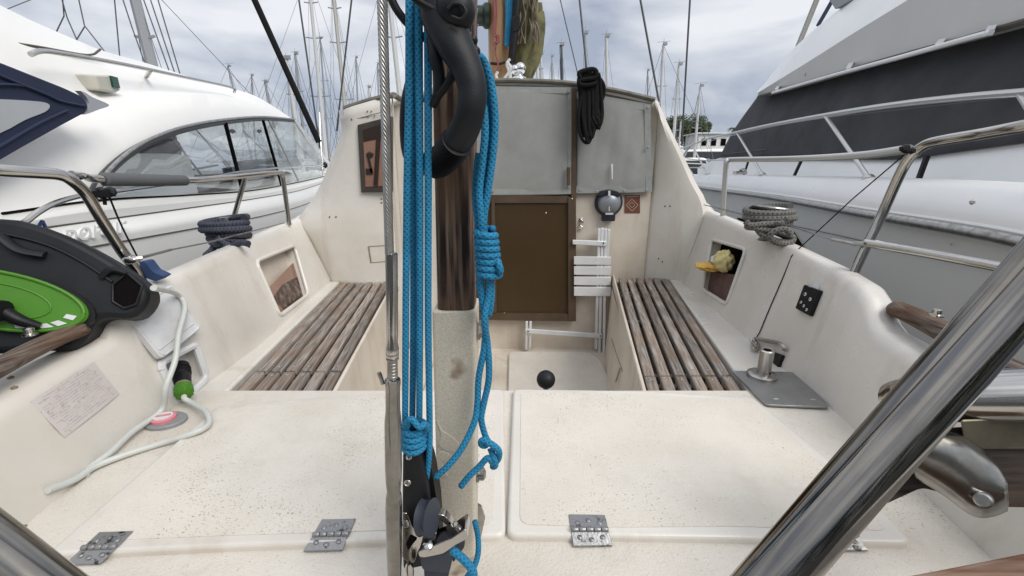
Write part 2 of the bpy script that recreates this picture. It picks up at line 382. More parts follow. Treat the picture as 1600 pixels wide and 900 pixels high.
# trees on the far quay
leafm = M('pine_foliage', (.035, .055, .022), .8, col2=(.075, .095, .04), nscale=.9, ncon=(.35, .65))
bark = M('pine_bark', (.09, .065, .045), .9)
def pine(u, v0, v1, wpx, D, label):
    top = aY(u, v0, D); bot = aY(u, v1, D); half = wpx/2*px(D*1.03); z0 = -.6
    t = thing('pine_tree', label, 'tree', (top.x, D, z0), 'pines on the far shore')
    b = B(); tube(b, [(top.x, D, z0), (top.x+.2, D, (z0+bot.z)/2), (top.x-.1, D, bot.z+.5)], [.35, .28, .2], 8)
    for a in range(5):
        an = a*1.3; tube(b, [(top.x, D, bot.z-.2), (top.x+math.cos(an)*half*.6, D+math.sin(an)*half*.6, bot.z+1+.2*a)], .09, 5)
    obj('trunk', b, bark, t)
    b = B(); H = (top.z-bot.z); rr = random.Random(int(u))
    cl = []
    for k in range(24):
        an = rr.uniform(0, 2*PI); q = rr.uniform(.15, .72)*half
        cl.append((V((top.x+math.cos(an)*q, D+math.sin(an)*q, bot.z+H*rr.uniform(.25, .78))), half*rr.uniform(.26, .42), H*rr.uniform(.16, .26)))
    for c, R, h in cl:
        for k in range(330):
            d = V((rr.gauss(0, 1), rr.gauss(0, 1), rr.gauss(0, 1))).normalized()*(rr.uniform(.55, 1.05))
            p = c+V((d.x*R, d.y*R, d.z*h)); s = rr.uniform(.12, .26)
            x = V((rr.gauss(0, 1), rr.gauss(0, 1), rr.gauss(0, 1))).normalized(); y = x.orthogonal().normalized()
            b.faces.new([b.verts.new(p+x*s), b.verts.new(p+y*s*.6), b.verts.new(p-x*s), b.verts.new(p-y*s*.6)])
    obj('crown', b, leafm, t, smooth=False)
pine(1038, 181, 232, 58, 95, 'round pine crown just right of the grey canvas cabin corner')
pine(1076, 176, 228, 64, 92, 'tallest dark pine between the two white masts')
pine(1099, 189, 226, 30, 88, 'small round pine crown right of the tallest pine')
pine(1112, 216, 240, 40, 86, 'low bushy pine below the others beside the white quay house')
pine(1030, 210, 240, 40, 90, 'low pine bush half hidden by the cabin corner')
t = thing('palm_tree', 'small dark palm top above the white quay house roof', 'tree', (aY(1148, 215, 86).x, 86, -.6))
c = aY(1149, 196, 86); b = B(); tube(b, [(c.x, 86, -.6), (c.x, 86, c.z-.6)], .18, 6); obj('trunk', b, bark, t)
b = B(); rr = random.Random(3)
for k in range(26):
    an = rr.uniform(0, 2*PI); L_ = rr.uniform(1.0, 1.7); e1 = rr.uniform(.1, 1.1)
    P = [V((c.x, 86, c.z-.6))+V((math.cos(an)*L_*s, math.sin(an)*L_*s, e1*s-1.3*s*s)) for s in (0, .35, .7, 1)]
    tube(b, P, [.07, .09, .06, .01], 4)
obj('crown', b, leafm, t)
a = aY(1092, 209, 82); q = aY(1215, 209, 82)
t = thing('white_house', 'low white quayside house with dark windows behind the right yacht bow', 'building', ((a.x+q.x)/2, 82, -.6))
b = B(); box(b, ((a.x+q.x)/2, 85, (a.z-.6)/2), (q.x-a.x, 6, a.z+.6)); obj('wall', b, white, t, smooth=False)
b = B(); box(b, ((a.x+q.x)/2, 85, a.z+.1), (q.x-a.x+.8, 6.8, .2)); obj('roof', b, white2, t, smooth=False)
for uu in (1100, 1115, 1130, 1145, 1170):
    c = aY(uu, 222, 82); b = B(); box(b, (c.x, 81.97, c.z), (.9, .1, 1.2)); obj('window', b, dark, t, smooth=False)

# ------------------------------------------------------------ moored sailing boats far away
def far_boat(top, base, D, wpx, label, mat=farwhite, spreaders=1, hull=True, rake=0, boom=True, lean=0, wires=True, navy_b=False):
    T = aY(*top, D); Bm = aY(*base, D)
    dx = (T.x-Bm.x)/(T.z-Bm.z); x0 = T.x+dx*(WZ+1.2-T.z)
    mb = V((x0, D, WZ+1.2)); up = (T-mb)
    t = thing('moored_sailboat', label, 'sailboat', (mb.x, D, WZ), 'sailing boats moored in the marina')
    r = wpx/2*px(D*.98)
    b = B(); tube(b, [mb, T], [r*1.1, r*.85], 8, smooth=False); obj('mast', b, mat, t)
    b = B(); H = up.length
    for k in range(spreaders):
        f = (.42, .70, .86)[k] if spreaders > 1 else .55
        c = mb.lerp(T, f); L_ = H*(.055-.01*k)
        tube(b, [c+V((-L_, 0, .05)), c, c+V((L_, 0, .05))], r*.28, 5, smooth=False)
    # masthead gear
    tube(b, [T, T+V((.02, 0, H*.045))], r*.12, 4, smooth=False); tube(b, [T+V((-.35, 0, .14)), T+V((.4, 0, .2))], r*.13, 4, smooth=False)
    box(b, T+V((.1, 0, .05)), (r*2.2, r*2.2, r*1.5))
    obj('spreader', b, fargrey, t)
    if wires:
        b = B(); L1 = H*.055; wr = max(.006, .16*px(D)*1.4)
        for s in (-1, 1):
            c = mb.lerp(T, .55 if spreaders == 1 else .42)
            tube(b, [T, c+V((s*L1, 0, .05)), mb+V((s*1.3, 0, 0))], wr, 3, smooth=False, cap=False)
            tube(b, [mb.lerp(T, .5), mb+V((s*1.15, .4, 0))], wr, 3, smooth=False, cap=False)
        an = lean
        tube(b, [T, mb+V((math.sin(an)*4.2, math.cos(an)*4.2, .2))], wr*1.2, 3, smooth=False, cap=False)
        tube(b, [T, mb+V((-math.sin(an)*5.5, -math.cos(an)*5.5, .1))], wr*1.2, 3, smooth=False, cap=False)
        obj('rigging', b, wire, t)
    d = V((math.sin(lean), math.cos(lean), 0)); n = V((d.y, -d.x, 0)); c0 = V((mb.x, D, WZ))
    rows = []
    for hz, k in ((-.2, .55), (.35, .85), (.95, 1)):
        row = []
        for i in range(9):
            s = i/8; wd = 1.55*k*math.sin(PI*min(1, .28+s*.72))**.7 if i < 8 else .03
            row.append((c0+d*(-5+10*s), wd, hz+.25*s*s))
        rows.append(row)
    b = B()
    Lf = [[b.verts.new(p+n*w_+V((0, 0, h))) for p, w_, h in row] for row in rows]; Rt = [[b.verts.new(p-n*w_+V((0, 0, h))) for p, w_, h in row] for row in rows]
    for j in range(2):
        for i in range(8):
            b.faces.new((Lf[j][i], Lf[j][i+1], Lf[j+1][i+1], Lf[j+1][i])); b.faces.new((Rt[j][i+1], Rt[j][i], Rt[j+1][i], Rt[j+1][i+1]))
    for i in range(8): b.faces.new((Lf[2][i], Lf[2][i+1], Rt[2][i+1], Rt[2][i]))
    b.faces.new([Lf[j][0] for j in (0, 1, 2)]+[Rt[j][0] for j in (2, 1, 0)])
    obj('hull', b, white2, t)
    b = B(); slab(b, rnd([c0+d*a_+n*w_+V((0, 0, .95)) for a_, w_ in ((-1.5, 1), (2.6, .7), (2.6, -.7), (-1.5, -1))], .3), (0, 0, .45)); obj('coachroof', b, white, t, bevel=.08)
    if boom:
        b = B(); p = mb+V((0, 0, .9)); tube(b, [p, p-d*3.6], .09 if not navy_b else .16, 8, smooth=False); obj('boom', b, navy if navy_b else fargrey, t)
FB = [
 ((196, -60), (238, 104), 8.5, 15, 'big weathered alloy mast standing behind the left yacht roof', fargrey, 2, .3, True),
 ((356, 104), (368, 150), 30, 3, 'short mast with tripod top above the left yacht handrail end', fargrey, 1, .2, False),
 ((414, 128), (421, 162), 44, 4, 'short mast just left of the black wrapped stay', fargrey, 1, .5, False),
 ((447, 91), (464, 200), 36, 6, 'beige mast with dark head crossing behind the black wrapped stay', farwhite, 2, .3, False),
 ((461, 84), (475, 215), 40, 4, 'thin mast close right of the beige mast with dark head', fargrey, 2, .1, False),
 ((481, -45), (508, 228), 25, 5.5, 'tall white mast passing out of frame left of the widest gap', farwhite, 3, .4, False),
 ((518, -35), (543, 205), 22, 6, 'tall beige mast passing just left of the cabin roof corner', aluwhite, 3, -.2, False),
 ((576, 136), (578, 168), 60, 3.5, 'tiny mast top just over the left cabin roof', farwhite, 1, .2, False),
 ((603, -50), (629, 190), 18, 7.5, 'tall pale mast right behind the twisted steel wire', farwhite, 2, .2, False),
 ((452, 120), (459, 200), 55, 3, 'faint distant mast below the beige mast with dark head', fargrey, 1, .6, False),
 ((836, 30), (842, 170), 34, 4, 'pale mast close against the mossy furled sail', farwhite, 2, .2, False),
 ((845, 84), (847, 170), 50, 4, 'thin pale mast right of the mossy furled sail', farwhite, 2, .2, False),
 ((833, 98), (835, 170), 58, 3, 'faintest short mast beneath the mossy furled sail', farwhite, 1, .2, False),
 ((876.5, 70), (879, 170), 38, 5, 'black mast with pale wind vane above the cabin roof', darkmast, 1, .3, False),
 ((914, 52), (918, 170), 36, 4.5, 'grey mast rising right behind the hanging black rope coil', fargrey, 2, .2, False),
 ((947, 57), (950, 180), 33, 5, 'white mast with wind vane right of the black rope coil', farwhite, 1, .3, False),
 ((1036.5, 70), (1030, 205), 28, 4.5, 'tallest mast right of the cabin beside the leftmost pine', farwhite, 2, -.3, False),
 ((1061, 101), (1052, 222), 32, 4.5, 'white mast between the two biggest pine crowns', farwhite, 2, .3, False),
 ((1094, 135), (1086.5, 225), 26, 4, 'rightmost and shortest white mast over the small pine', farwhite, 1, .2, False),
 ((1064, 190), (1060, 235), 40, 3, 'stub of a mast low before the tallest pine', farwhite, 0, .2, False),
 ((393, 118), (396, 175), 52, 2.6, 'faint mast above the front of the left yacht windscreen', fargrey, 1, .4, False),
 ((500, 60), (512, 220), 48, 2.6, 'faint grey mast just right of the tall white mast', fargrey, 2, .3, False),
 ((556, 90), (560, 190), 50, 2.6, 'faint grey mast above the cabin window left of the small mast top', fargrey, 1, .3, False),
 ((590, 100), (592, 180), 55, 2.4, 'hairline mast immediately left of the twisted steel wire', fargrey, 1, .3, False),
 ((862, 88), (863, 170), 55, 2.6, 'hairline mast left of the black mast over the roof', fargrey, 1, .3, False),
 ((1012, 110), (1012, 200), 52, 2.6, 'hairline mast over the right cabin roof corner', fargrey, 1, .3, False),
]
for tp, bs, D, wp, lb, mt, sp, ln, nb in FB:
    far_boat(tp, bs, D, wp, lb, mt, sp, lean=ln, navy_b=nb or D < 10)

# ============================================================ LEFT MOTOR YACHT
oL = V((-1.8, 0, 0)); dL = V((-.27, 1, 0)).normalized(); nL = V((1, .27, 0)).normalized()
def l(u, v, s=0): return aP(u, v, oL, nL, s)
def L_row(pts, s=0): return [l(u, v, s) for u, v in pts]
LY = thing('motor_yacht', 'white motor yacht with navy cockpit cover moored on the left', 'motor yacht', (l(300, 300).x, l(300, 300).y, WZ))
g_lo = L_row([(-160, 452), (0, 412), (152, 384), (330, 352), (420, 335), (480, 318), (515, 300), (532, 290)], .10)
g_md = L_row([(-160, 398), (0, 368), (75, 355), (250, 331), (400, 310), (470, 297), (512, 283), (528, 277)], .03)
g_up = L_row([(-160, 352), (0, 335), (162, 313), (300, 305), (400, 297), (470, 284), (505, 276), (524, 271)], -.07)
def drop(row, dz, ds, n): return [p+V((0, 0, dz))+n*ds for p in row]
rows = [[V((p.x, p.y, WZ-.1))-nL*.30 for p in g_lo], [V((p.x, p.y, WZ+.6))-nL*.10 for p in g_lo], drop(g_lo, -.22, -.0, nL), g_lo]
obj('hull', loft(rows, 60), white, LY)
obj('bulwark', loft([g_lo, [a.lerp(b_, .5)+nL*.03 for a, b_ in zip(g_lo, g_md)], g_md], 60, vsub=4), white, LY)
obj('side_deck', loft([g_md, [a.lerp(b_, .5)+nL*.045 for a, b_ in zip(g_md, g_up)], g_up, drop(g_up, 0, -.25, nL)], 60), white, LY)
for row in (g_lo, g_md):
    b = B(); tube(b, [p+nL*.004 for p in row], .005, 6); obj('seam_line', b, seam, LY)
b = B(); tube(b, [p+nL*.01+V((0, 0, .004)) for p in g_up[1:]], .007, 6); obj('window_gasket', b, dark, LY)
# cabin shell around the arched window
C1 = L_row([(-160, 350), (0, 334), (100, 322), (140, 316), (147, 300), (165, 272), (200, 241), (240, 219), (290, 202), (350, 191), (410, 186), (459, 189)], -.12)
C2 = L_row([(-160, 330), (0, 262), (40, 238), (80, 212), (118, 190), (150, 174), (190, 160), (230, 152), (290, 148), (350, 151), (410, 165), (459, 187.5)], -.26)
C2b = L_row([(-160, 200), (0, 150), (50, 140), (90, 140), (125, 142), (155, 143), (190, 141), (230, 141), (290, 144), (350, 149), (410, 164), (459, 187.2)], -.38)
C3 = L_row([(-160, 20), (0, 64), (40, 78), (90, 92), (130, 101), (160, 108), (190, 113), (230, 120), (290, 132), (350, 145), (410, 162), (459, 187)], -.46)
C4 = L_row([(-160, -70), (0, 8), (40, 28), (90, 50), (130, 67), (157, 78), (190, 88), (230, 99), (290, 118), (350, 135), (405, 153), (458, 186.5)], -.75)
C5 = [p-nL*1.3+V((0, 0, .02)) for p in C4]; C6 = [p-nL*2.5-V((0, 0, .25)) for p in C4]
def prow(rows, N, lo=0): return loft(rows, N)
obj('cabin_shell', loft([C1, [a.lerp(b_, .5)+nL*.03 for a, b_ in zip(C1, C2)], C2, [a.lerp(b_, .5)+nL*.02 for a, b_ in zip(C2, C2b)], C2b, C3, C4, C5, C6], 70), white, LY)
# far side wall, transom and foredeck close the cabin
obj('far_side', loft([drop(g_up, 0, -2.9, nL), drop(g_up, .0, -3.2, nL), [V((p.x, p.y, WZ))-nL*2.9 for p in g_up]], 20), white, LY)
obj('cabin_sole', loft([drop(g_up, -.08, -.25, nL), drop(g_up, -.08, -3.0, nL)], 20), wplastic, LY)
# window frame & glass
fr = L_row([(143, 316), (147, 300), (165, 272), (200, 241), (240, 219), (290, 202), (350, 191), (410, 186), (459, 189)], -.10)
b = B(); tube(b, fr, .028, 8); obj('window_frame', b, M('window_rubber', (.02, .022, .025), .4), LY)
b = B(); tube(b, [p+nL*.035+V((0, 0, .035)) for p in fr], .012, 8); obj('window_trim', b, steel_b, LY)
wt = L_row([(147, 314), (165, 272), (200, 241), (240, 219), (290, 202), (350, 191), (410, 186), (459, 189), (475, 205), (500, 240), (507, 272)], -.115)
wb = L_row([(147, 316), (165, 313), (200, 311), (240, 309), (290, 305), (350, 301), (410, 294), (459, 286), (475, 282), (500, 277), (507, 276)], -.115)
b = B(); tv = [b.verts.new(p) for p in wt]; bv = [b.verts.new(p) for p in wb]
for i in range(len(tv)-1): b.faces.new((tv[i], tv[i+1], bv[i+1], bv[i]))
obj('side_window', b, glass, LY, solid=.006)
for a, q, wd in (((352, 192), (379, 298), .034), ((411, 188), (440, 290), .034), ((420, 188), (466, 282), .02)):
    b = B(); bar(b, l(*a, -.085), l(*q, -.085), wd, .04, dL); obj('window_mullion', b, dark if wd > .03 else steel_b, LY, smooth=False)
b = B(); bar(b, l(459, 187, -.12), l(513, 270, -.16), .05, .05, dL); obj('windscreen_pillar', b, white, LY, smooth=False, bevel=.01)
# windscreen
p1 = l(459, 188, -.13); p2 = l(520, 262, -.3)
ws = [p1, p2, p2-nL*1.4+dL*.4, p2-nL*2.6, p1-nL*2.3, p1-nL*1.2+V((0, 0, .04))]
b = B(); vs = [b.verts.new(p) for p in ws]; b.faces.new((vs[0], vs[1], vs[2], vs[5])); b.faces.new((vs[5], vs[2], vs[3], vs[4])); obj('windscreen', b, glass, LY, smooth=False, solid=.006)
b = B(); bar(b, p1+nL*.01, p2, .05, .06, dL); obj('windscreen_frame', b, white2, LY, smooth=False)
obj('foredeck', loft([drop(g_up, .01, -.2, nL)[4:], drop(g_up, .12, -1.5, nL)[4:], drop(g_up, .0, -2.9, nL)[4:]], 14), white, LY)
# cabin interior: pale seat, dash, screens
b = B(); slab(b, rnd([l(*p, -.5) for p in ((170, 312), (188, 248), (262, 240), (296, 242), (312, 309))], .04), -nL*.5); obj('saloon_seat', b, M('pale_upholstery', (.78, .78, .77), .7), LY, bevel=.03, smooth=True)
b = B(); slab(b, rnd([l(*p, -.9) for p in ((330, 300), (322, 285), (345, 274), (405, 270), (450, 268), (470, 280), (450, 292))], .04), -nL*.5); obj('dashboard', b, black2, LY, bevel=.03)
b = B(); slab(b, [l(*p, -.7) for p in ((376, 252), (431, 247), (433, 255), (378, 260))], -nL*.1); slab(b, rnd([l(*p, -.7) for p in ((368, 263), (400, 258), (434, 260), (436, 272), (372, 274))], .03), -nL*.2); obj('helm_seat', b, black, LY, smooth=False)
for uu in (363, 405):
    b = B(); join_ico(b, l(uu, 205, -.2), (.04, .04, .03)); obj('speaker_pod', b, black, LY)
b = B()
for a, q in (((270, 215), (335, 300)), ((380, 205), (440, 262)), ((300, 265), (340, 258))): tube(b, [l(*a, -1.6), l(*q, -1.6)], .02, 6, smooth=False)
obj('interior_pillar', b, fargrey, LY)
# flybridge line, handrail, light, plate
b = B(); tube(b, [p+nL*.0+V((0, 0, .0)) for p in L_row([(-60, 48), (0, 63.5), (60, 73), (125, 84.5), (145, 85), (153, 80), (157, 77)], -.50)], .008, 6); obj('moulding_seam', b, seam, LY)
hr = L_row([(48, 85), (58, 81), (72, 80), (100, 84), (150, 92.5), (220, 106), (290, 121), (362, 137), (366, 145)], -.33)
b = B(); tube(b, hr, .016, 10)
for p in ((235, 110, 229, 120),): tube(b, [l(p[0], p[1], -.33), l(p[2], p[3], -.44)], .018, 8)
obj('roof_handrail', b, steel, LY)
b = B(); slab(b, rnd([l(*p, -.30) for p in ((149, 117), (178, 118), (189, 141), (181, 145.5), (157, 141))], .015), -nL*.14); obj('nav_light_housing', b, M('yellowed_plastic', (.55, .53, .45), .4), LY, bevel=.012)
b = B(); slab(b, [l(*p, -.285) for p in ((174, 118.5), (184, 121), (188, 138), (178, 136))], -nL*.05); obj('green_nav_lens', b, greenglass, LY, smooth=False)
b = B(); slab(b, catmull([l(*p, -.05) for p in ((126, 142), (134, 145), (145, 152), (171, 164), (155, 171), (133, 179), (139, 172), (140, 163), (136, 153), (126, 142))], 3)[:-1], -nL*.03); obj('corner_plate', b, M('pale_metal_plate', (.45, .45, .48), .4, .4), LY, smooth=False)
NC = B(); slab(NC, rnd([l(*p, -.055) for p in ((-150, 55), (0, 97), (45, 115), (100, 137), (128, 150), (139, 165), (134, 176), (95, 197), (40, 228), (0, 251), (-150, 330))], .03), -nL*.16); obj('cockpit_cover', NC, navy, LY, bevel=.02)
b = B(); slab(b, catmull([l(*p, -.049) for p in ((-90, 152), (0, 155), (40, 157), (70, 160), (78, 166), (70, 175), (40, 187), (0, 208), (-90, 240))], 3), -nL*.02); obj('cover_window', b, M('clear_vinyl', (.45, .46, .47), .12, col2=(.38, .40, .42), nscale=2, spec=.8), LY, smooth=False)
b = B()
for P in ([(-60, 92), (0, 118), (35, 133), (70, 147), (95, 158), (134, 166)], [(-60, 140), (0, 132), (36, 134)], [(-60, 262), (0, 228), (60, 193), (105, 172)]): tube(b, L_row(P, -.049), .008, 6)
obj('cover_seam', b, navy, LY)
# own rails of the yacht
b = B()
tube(b, L_row([(30, 352), (42, 345), (62, 330), (90, 316), (132, 305), (175, 300), (240, 291), (300, 282), (380, 268), (440, 262), (505, 258)], .10), .014, 8)
tube(b, L_row([(499, 176), (501, 220), (505, 275)], .02), .016, 8)
tube(b, L_row([(505, 258), (512, 262)], .02), .02, 8)
obj('deck_rail', b, steel, LY)
b = B(); join_ico(b, l(508, 258, .03), (.07, .07, .09)); obj('rail_clamp', b, black, LY)
# raised lettering and blue chevron
def text_mesh(s, size, ext):
    c = bpy.data.curves.new('t', 'FONT'); c.body = s; c.size = size; c.extrude = ext; c.shear = .25
    o = bpy.data.objects.new('t', c); COL.objects.link(o); bpy.context.view_layer.update()
    me = bpy.data.meshes.new_from_object(o.evaluated_get(bpy.context.evaluated_depsgraph_get())); bpy.data.objects.remove(o); return me
def put_text(name, s, A, Bp, n, mat, parent, ext=.006, hscale=1.0, upv=V((0, 0, 1))):
    me = text_mesh(s, 1, ext/((Bp-A).length or 1)); xs = [v.co.x for v in me.vertices]; k = (Bp-A).length/(max(xs)-min(xs))
    d = (Bp-A).normalized(); n = V(n).normalized(); y = n.cross(d).normalized()
    if y.dot(upv) < 0: y = -y
    x0 = min(xs)
    for v in me.vertices:
        q = v.co; v.co = A+d*((q.x-x0)*k)+y*(q.y*k*hscale)+n*(q.z*k)
    b = B(); b.from_mesh(me); return obj(name, b, mat, parent, smooth=False)
put_text('name_lettering', 'portur', l(98, 381, .105), l(200, 361, .12), nL, white2, LY, .02, .72)
b = B(); A = l(59, 357, .05); T_ = l(66, 345, .05); C_ = l(71, 355, .05)
bar(b, A, T_, .012, .01, nL); bar(b, T_, C_, .012, .01, nL); obj('blue_chevron', b, M('blue_vinyl', (.01, .03, .14), .4), LY, smooth=False)

# ============================================================ RIGHT MOTOR YACHT
oR = V((1.9, 0, 0)); dR = V((.21, 1, 0)).normalized(); nR = V((-1, .21, 0)).normalized()
def r_(u, v, s=0): return aP(u, v, oR, nR, s)
def R_row(pts, s=0): return [r_(u, v, s) for u, v in pts]
RY = thing('motor_yacht', 'large white and grey flybridge yacht with charcoal window covers on the right', 'motor yacht', (r_(1300, 300).x, r_(1300, 300).y, WZ))
ru = R_row([(1083, 290), (1100, 294), (1200, 307.5), (1345, 333), (1500, 359), (1600, 379), (1760, 418)], 0)
b = loft([[V((p.x, p.y, WZ-.2))-nR*.18 for p in ru], [V((p.x, p.y, WZ+.5))-nR*.10 for p in ru], [V((p.x, p.y, -.95))-nR*.05 for p in ru], [p-nR*.03-V((0, 0, .02)) for p in ru]], 40, vsub=4)
obj('hull', b, greyhull, RY)
b = B(); tube(b, ru, .030, 12); obj('rub_rail', b, steel_b, RY)
b = B(); tube(b, [p+V((0, 0, .035))-nR*.015 for p in ru], .012, 8); obj('rub_rail_strip', b, white2, RY)
bt = R_row([(1083, 273), (1100, 273.5), (1200, 275.5), (1345, 279), (1500, 285), (1600, 291), (1760, 302)], -.14)
ru2 = [p+V((0, 0, .03))-nR*.01 for p in ru]
obj('topside_band', loft([ru2, [a.lerp(q, .35)+nR*.035 for a, q in zip(ru2, bt)], [a.lerp(q, .75)+nR*.03 for a, q in zip(ru2, bt)], bt, drop(bt, .012, -.09, nR), drop(bt, -.02, -.45, nR)], 40, vsub=3), white2, RY)
ct = R_row([(1090, 262), (1128, 246), (1200, 246), (1300, 248), (1410, 248), (1460, 241), (1600, 222), (1760, 204)], -.62)
cb = R_row([(1090, 276), (1128, 277), (1200, 279), (1300, 282), (1410, 287), (1460, 290), (1600, 300), (1760, 314)], -.5)
obj('cabin_side', loft([cb, ct], 40), white2, RY)
cv1 = R_row([(1125, 246), (1200, 247.5), (1300, 249), (1410, 249.5), (1460, 243), (1600, 224), (1760, 204)], -.6)
cv2 = R_row([(1187, 149), (1240, 134), (1300, 118), (1400, 89), (1500, 62), (1600, 33), (1760, -12)], -.85)
cm = [a.lerp(q, .5)+nR*.05 for a, q in zip(cv1, cv2)]
obj('window_cover', loft([cv1, cm, cv2], 60, vsub=6), dkcanvas, RY, solid=.02)
b = B()
for a, q in (((1136, 240), (1197, 233)), ((1290, 184), (1600, 150))): tube(b, [r_(*a, -.58), r_(*q, -.58)], .004, 5, smooth=False)
obj('cover_cord', b, wire, RY)
o1 = R_row([(1185, 150), (1200, 146), (1300, 116), (1400, 87), (1500, 60), (1600, 31), (1760, -15)], -.62)
o2 = R_row([(1184, 145), (1215, 126), (1270, 92), (1330, 54), (1410, 5), (1530, -70), (1760, -230)], -.58)
o3 = R_row([(1187, 141), (1225, 92), (1262, 55), (1300, 24), (1345, -12), (1460, -110), (1700, -330)], -1.05)
o4 = [p-nR*1.6 for p in o3]; o5 = drop(o1, 0, -.5, nR)
obj('flybridge_lower', loft([o5, o1, o2], 50), offwhite, RY)
obj('flybridge_upper', loft([o2, [a.lerp(q, .5)+nR*.03 for a, q in zip(o2, o3)], o3, o4], 50), white2, RY)
b = B(); tube(b, [p+V((0, 0, -.01)) for p in o1], .02, 6); obj('flybridge_edge', b, seam, RY)
b = B(); tube(b, R_row([(1207, 145), (1300, 118), (1400, 91), (1500, 63), (1549, 50)], -.45), .018, 8)
for uv in ((1213, 141, 1216, 136), (1325, 109, 1330, 100), (1465, 73, 1472, 64), (1545, 52, 1550, 43)): bar(b, r_(uv[0], uv[1], -.45), r_(uv[2], uv[3], -.6), .04, .03)
obj('grab_rail', b, white2, RY)
# bow rail
def rl(pts, s, r, name='deck_rail', m=None):
    b = B(); tube(b, R_row(pts, s), r, 8); return b
b = B()
tube(b, R_row([(1062, 232), (1078, 228), (1105, 217), (1150, 207), (1200, 196), (1300, 178), (1400, 163), (1500, 152), (1600, 144), (1740, 134)], -.1), .019, 8)
tube(b, R_row([(1105, 221), (1200, 199), (1300, 182), (1400, 167), (1600, 148), (1740, 138)], -.1), .005, 6)
for a, q in (((1152, 208), (1191, 273)), ((1290, 181), (1357, 278)), ((1594, 146), (1690, 300)), ((1082, 228), (1105, 272))): tube(b, [r_(*a, -.1), r_(*q, -.17)], .017, 8, smooth=False)
for u0, v0 in ((1191, 273), (1357, 278), (1105, 272)): lathe(b, r_(u0, v0, -.17), V((0, 0, 1)), ((.045, -.01), (.045, .01), (.02, .03)), 12)
tube(b, R_row([(1078, 229), (1068, 248), (1084, 275)], -.1), .016, 8); tube(b, R_row([(1062, 245), (1090, 250), (1120, 250), (1160, 248)], -.1), .012, 8)
tube(b, R_row([(1078, 262), (1100, 262)], -.1), .012, 8)
obj('deck_rail', b, M('pale_rail_steel', (.68, .67, .64), .3, .8), RY)
b = B()
for a, q in (((1169, 253), (1162, 274)), ((1252, 251), (1240, 277)), ((1449, 243), (1434, 284))): bar(b, r_(*a, -.35), r_(*q, -.35), .025, .03)
obj('fender_strap', b, black, RY, smooth=False)
b = B(); box(b, r_(1156, 270, -.25), (.18, .1, .05)); join_ico(b, r_(1160, 266, -.25), (.06, .06, .04)); obj('mooring_cleat', b, steel, RY, smooth=False)
b = B(); join_ico(b, r_(1519, 316, .04), (.014, .014, .014)); join_ico(b, r_(1486, 382, -.02), (.006, .006, .006)); join_ico(b, r_(1258, 116, -.6), (.02, .02, .02)); obj('deck_fitting', b, steel, RY)
for P, rr_ in (([(1284, -20), (1262, 35), (1247, 72)], .05), ):
    b = B(); tube(b, [r_(*p, -1.7) for p in P], rr_, 8); obj('antenna_pole', b, aluwhite, RY)
b = B(); bar(b, r_(1301, 0, -1.4), r_(1278, 40, -1.4), .05, .03); obj('support_strut', b, navy, RY)
b = B(); slab(b, [r_(*p, -1.0) for p in ((1288, -12), (1305, 14), (1330, 0), (1345, -30))], -nR*.2); obj('arch_foot', b, fargrey, RY, smooth=False)
# dark portlight on the hull seen past the coiled rope
b = B(); slab(b, [r_(*p, .0) for p in ((1103, 327), (1124, 335), (1124, 337), (1104, 334))], -nR*.1); slab(b, rnd([r_(*p, -.02) for p in ((1151, 340), (1238, 362), (1256, 392), (1252, 410), (1162, 360))], .03), -nR*.06); obj('hull_portlight', b, dark, RY, smooth=False)
b = B(); tube(b, R_row([(1095, 318), (1180, 340), (1300, 366), (1450, 400), (1600, 430)], -.02), .003, 5); obj('hull_pinstripe', b, seam, RY)

# white clutter of boats beyond the right yacht's bow
for i, (u, v, D, wd, lb) in enumerate(((1072, 246, 22, 2.6, 'small white cruiser bow seen just right of the cabin wing'), (1100, 233, 30, 3.2, 'white cabin cruiser beyond the yacht bow rail'), (1128, 232, 38, 3.0, 'distant white cruiser below the quay house'), (1052, 240, 42, 3.0, 'distant white boat below the leftmost pine'))):
    c = aY(u, v, D); t = thing('white_cruiser', lb, 'boat', (c.x, D, WZ), 'white cruisers beyond the right yacht bow')
    b = B(); x0 = c.x
    slab(b, rnd([V((x0-wd, D, WZ-.1)), V((x0+wd, D, WZ-.1)), V((x0+wd*1.08, D, WZ+1.2)), V((x0-wd*1.1, D, WZ+1.3))], .2), (0, 3, 0)); obj('hull', b, white2, t, bevel=.1)
    b = B(); slab(b, rnd([V((x0-wd*.6, D+.5, WZ+1.2)), V((x0+wd*.7, D+.5, WZ+1.2)), V((x0+wd*.5, D+.5, c.z)), V((x0-wd*.3, D+.5, c.z))], .3), (0, 2, 0)); obj('cabin', b, white, t, bevel=.1)
    b = B(); slab(b, [V((x0-wd*.45, D+.46, WZ+1.4)), V((x0+wd*.6, D+.46, WZ+1.4)), V((x0+wd*.45, D+.46, c.z-.15)), V((x0-wd*.28, D+.46, c.z-.15))], (0, .05, 0)); obj('window', b, M('tinted_window', (.03, .035, .04), .1), t, smooth=False)
    b = B(); tube(b, [V((x0-wd*1.05, D-.1, WZ+1.3)), V((x0-wd, D-.1, WZ+1.9)), V((x0+wd*.6, D-.1, WZ+1.85)), V((x0+wd*.7, D-.1, WZ+1.2))], .03, 6); obj('rail', b, farwhite, t)

# ============================================================ OUR SAILING BOAT
BZ, HZ, DZ, FZ = -.62, -.60, -.614, -1.10
SB = thing('sailboat', 'cream sailing boat cockpit with slatted benches, hatches and deckhouse in the foreground', 'sailboat', (0, 1.2, WZ))
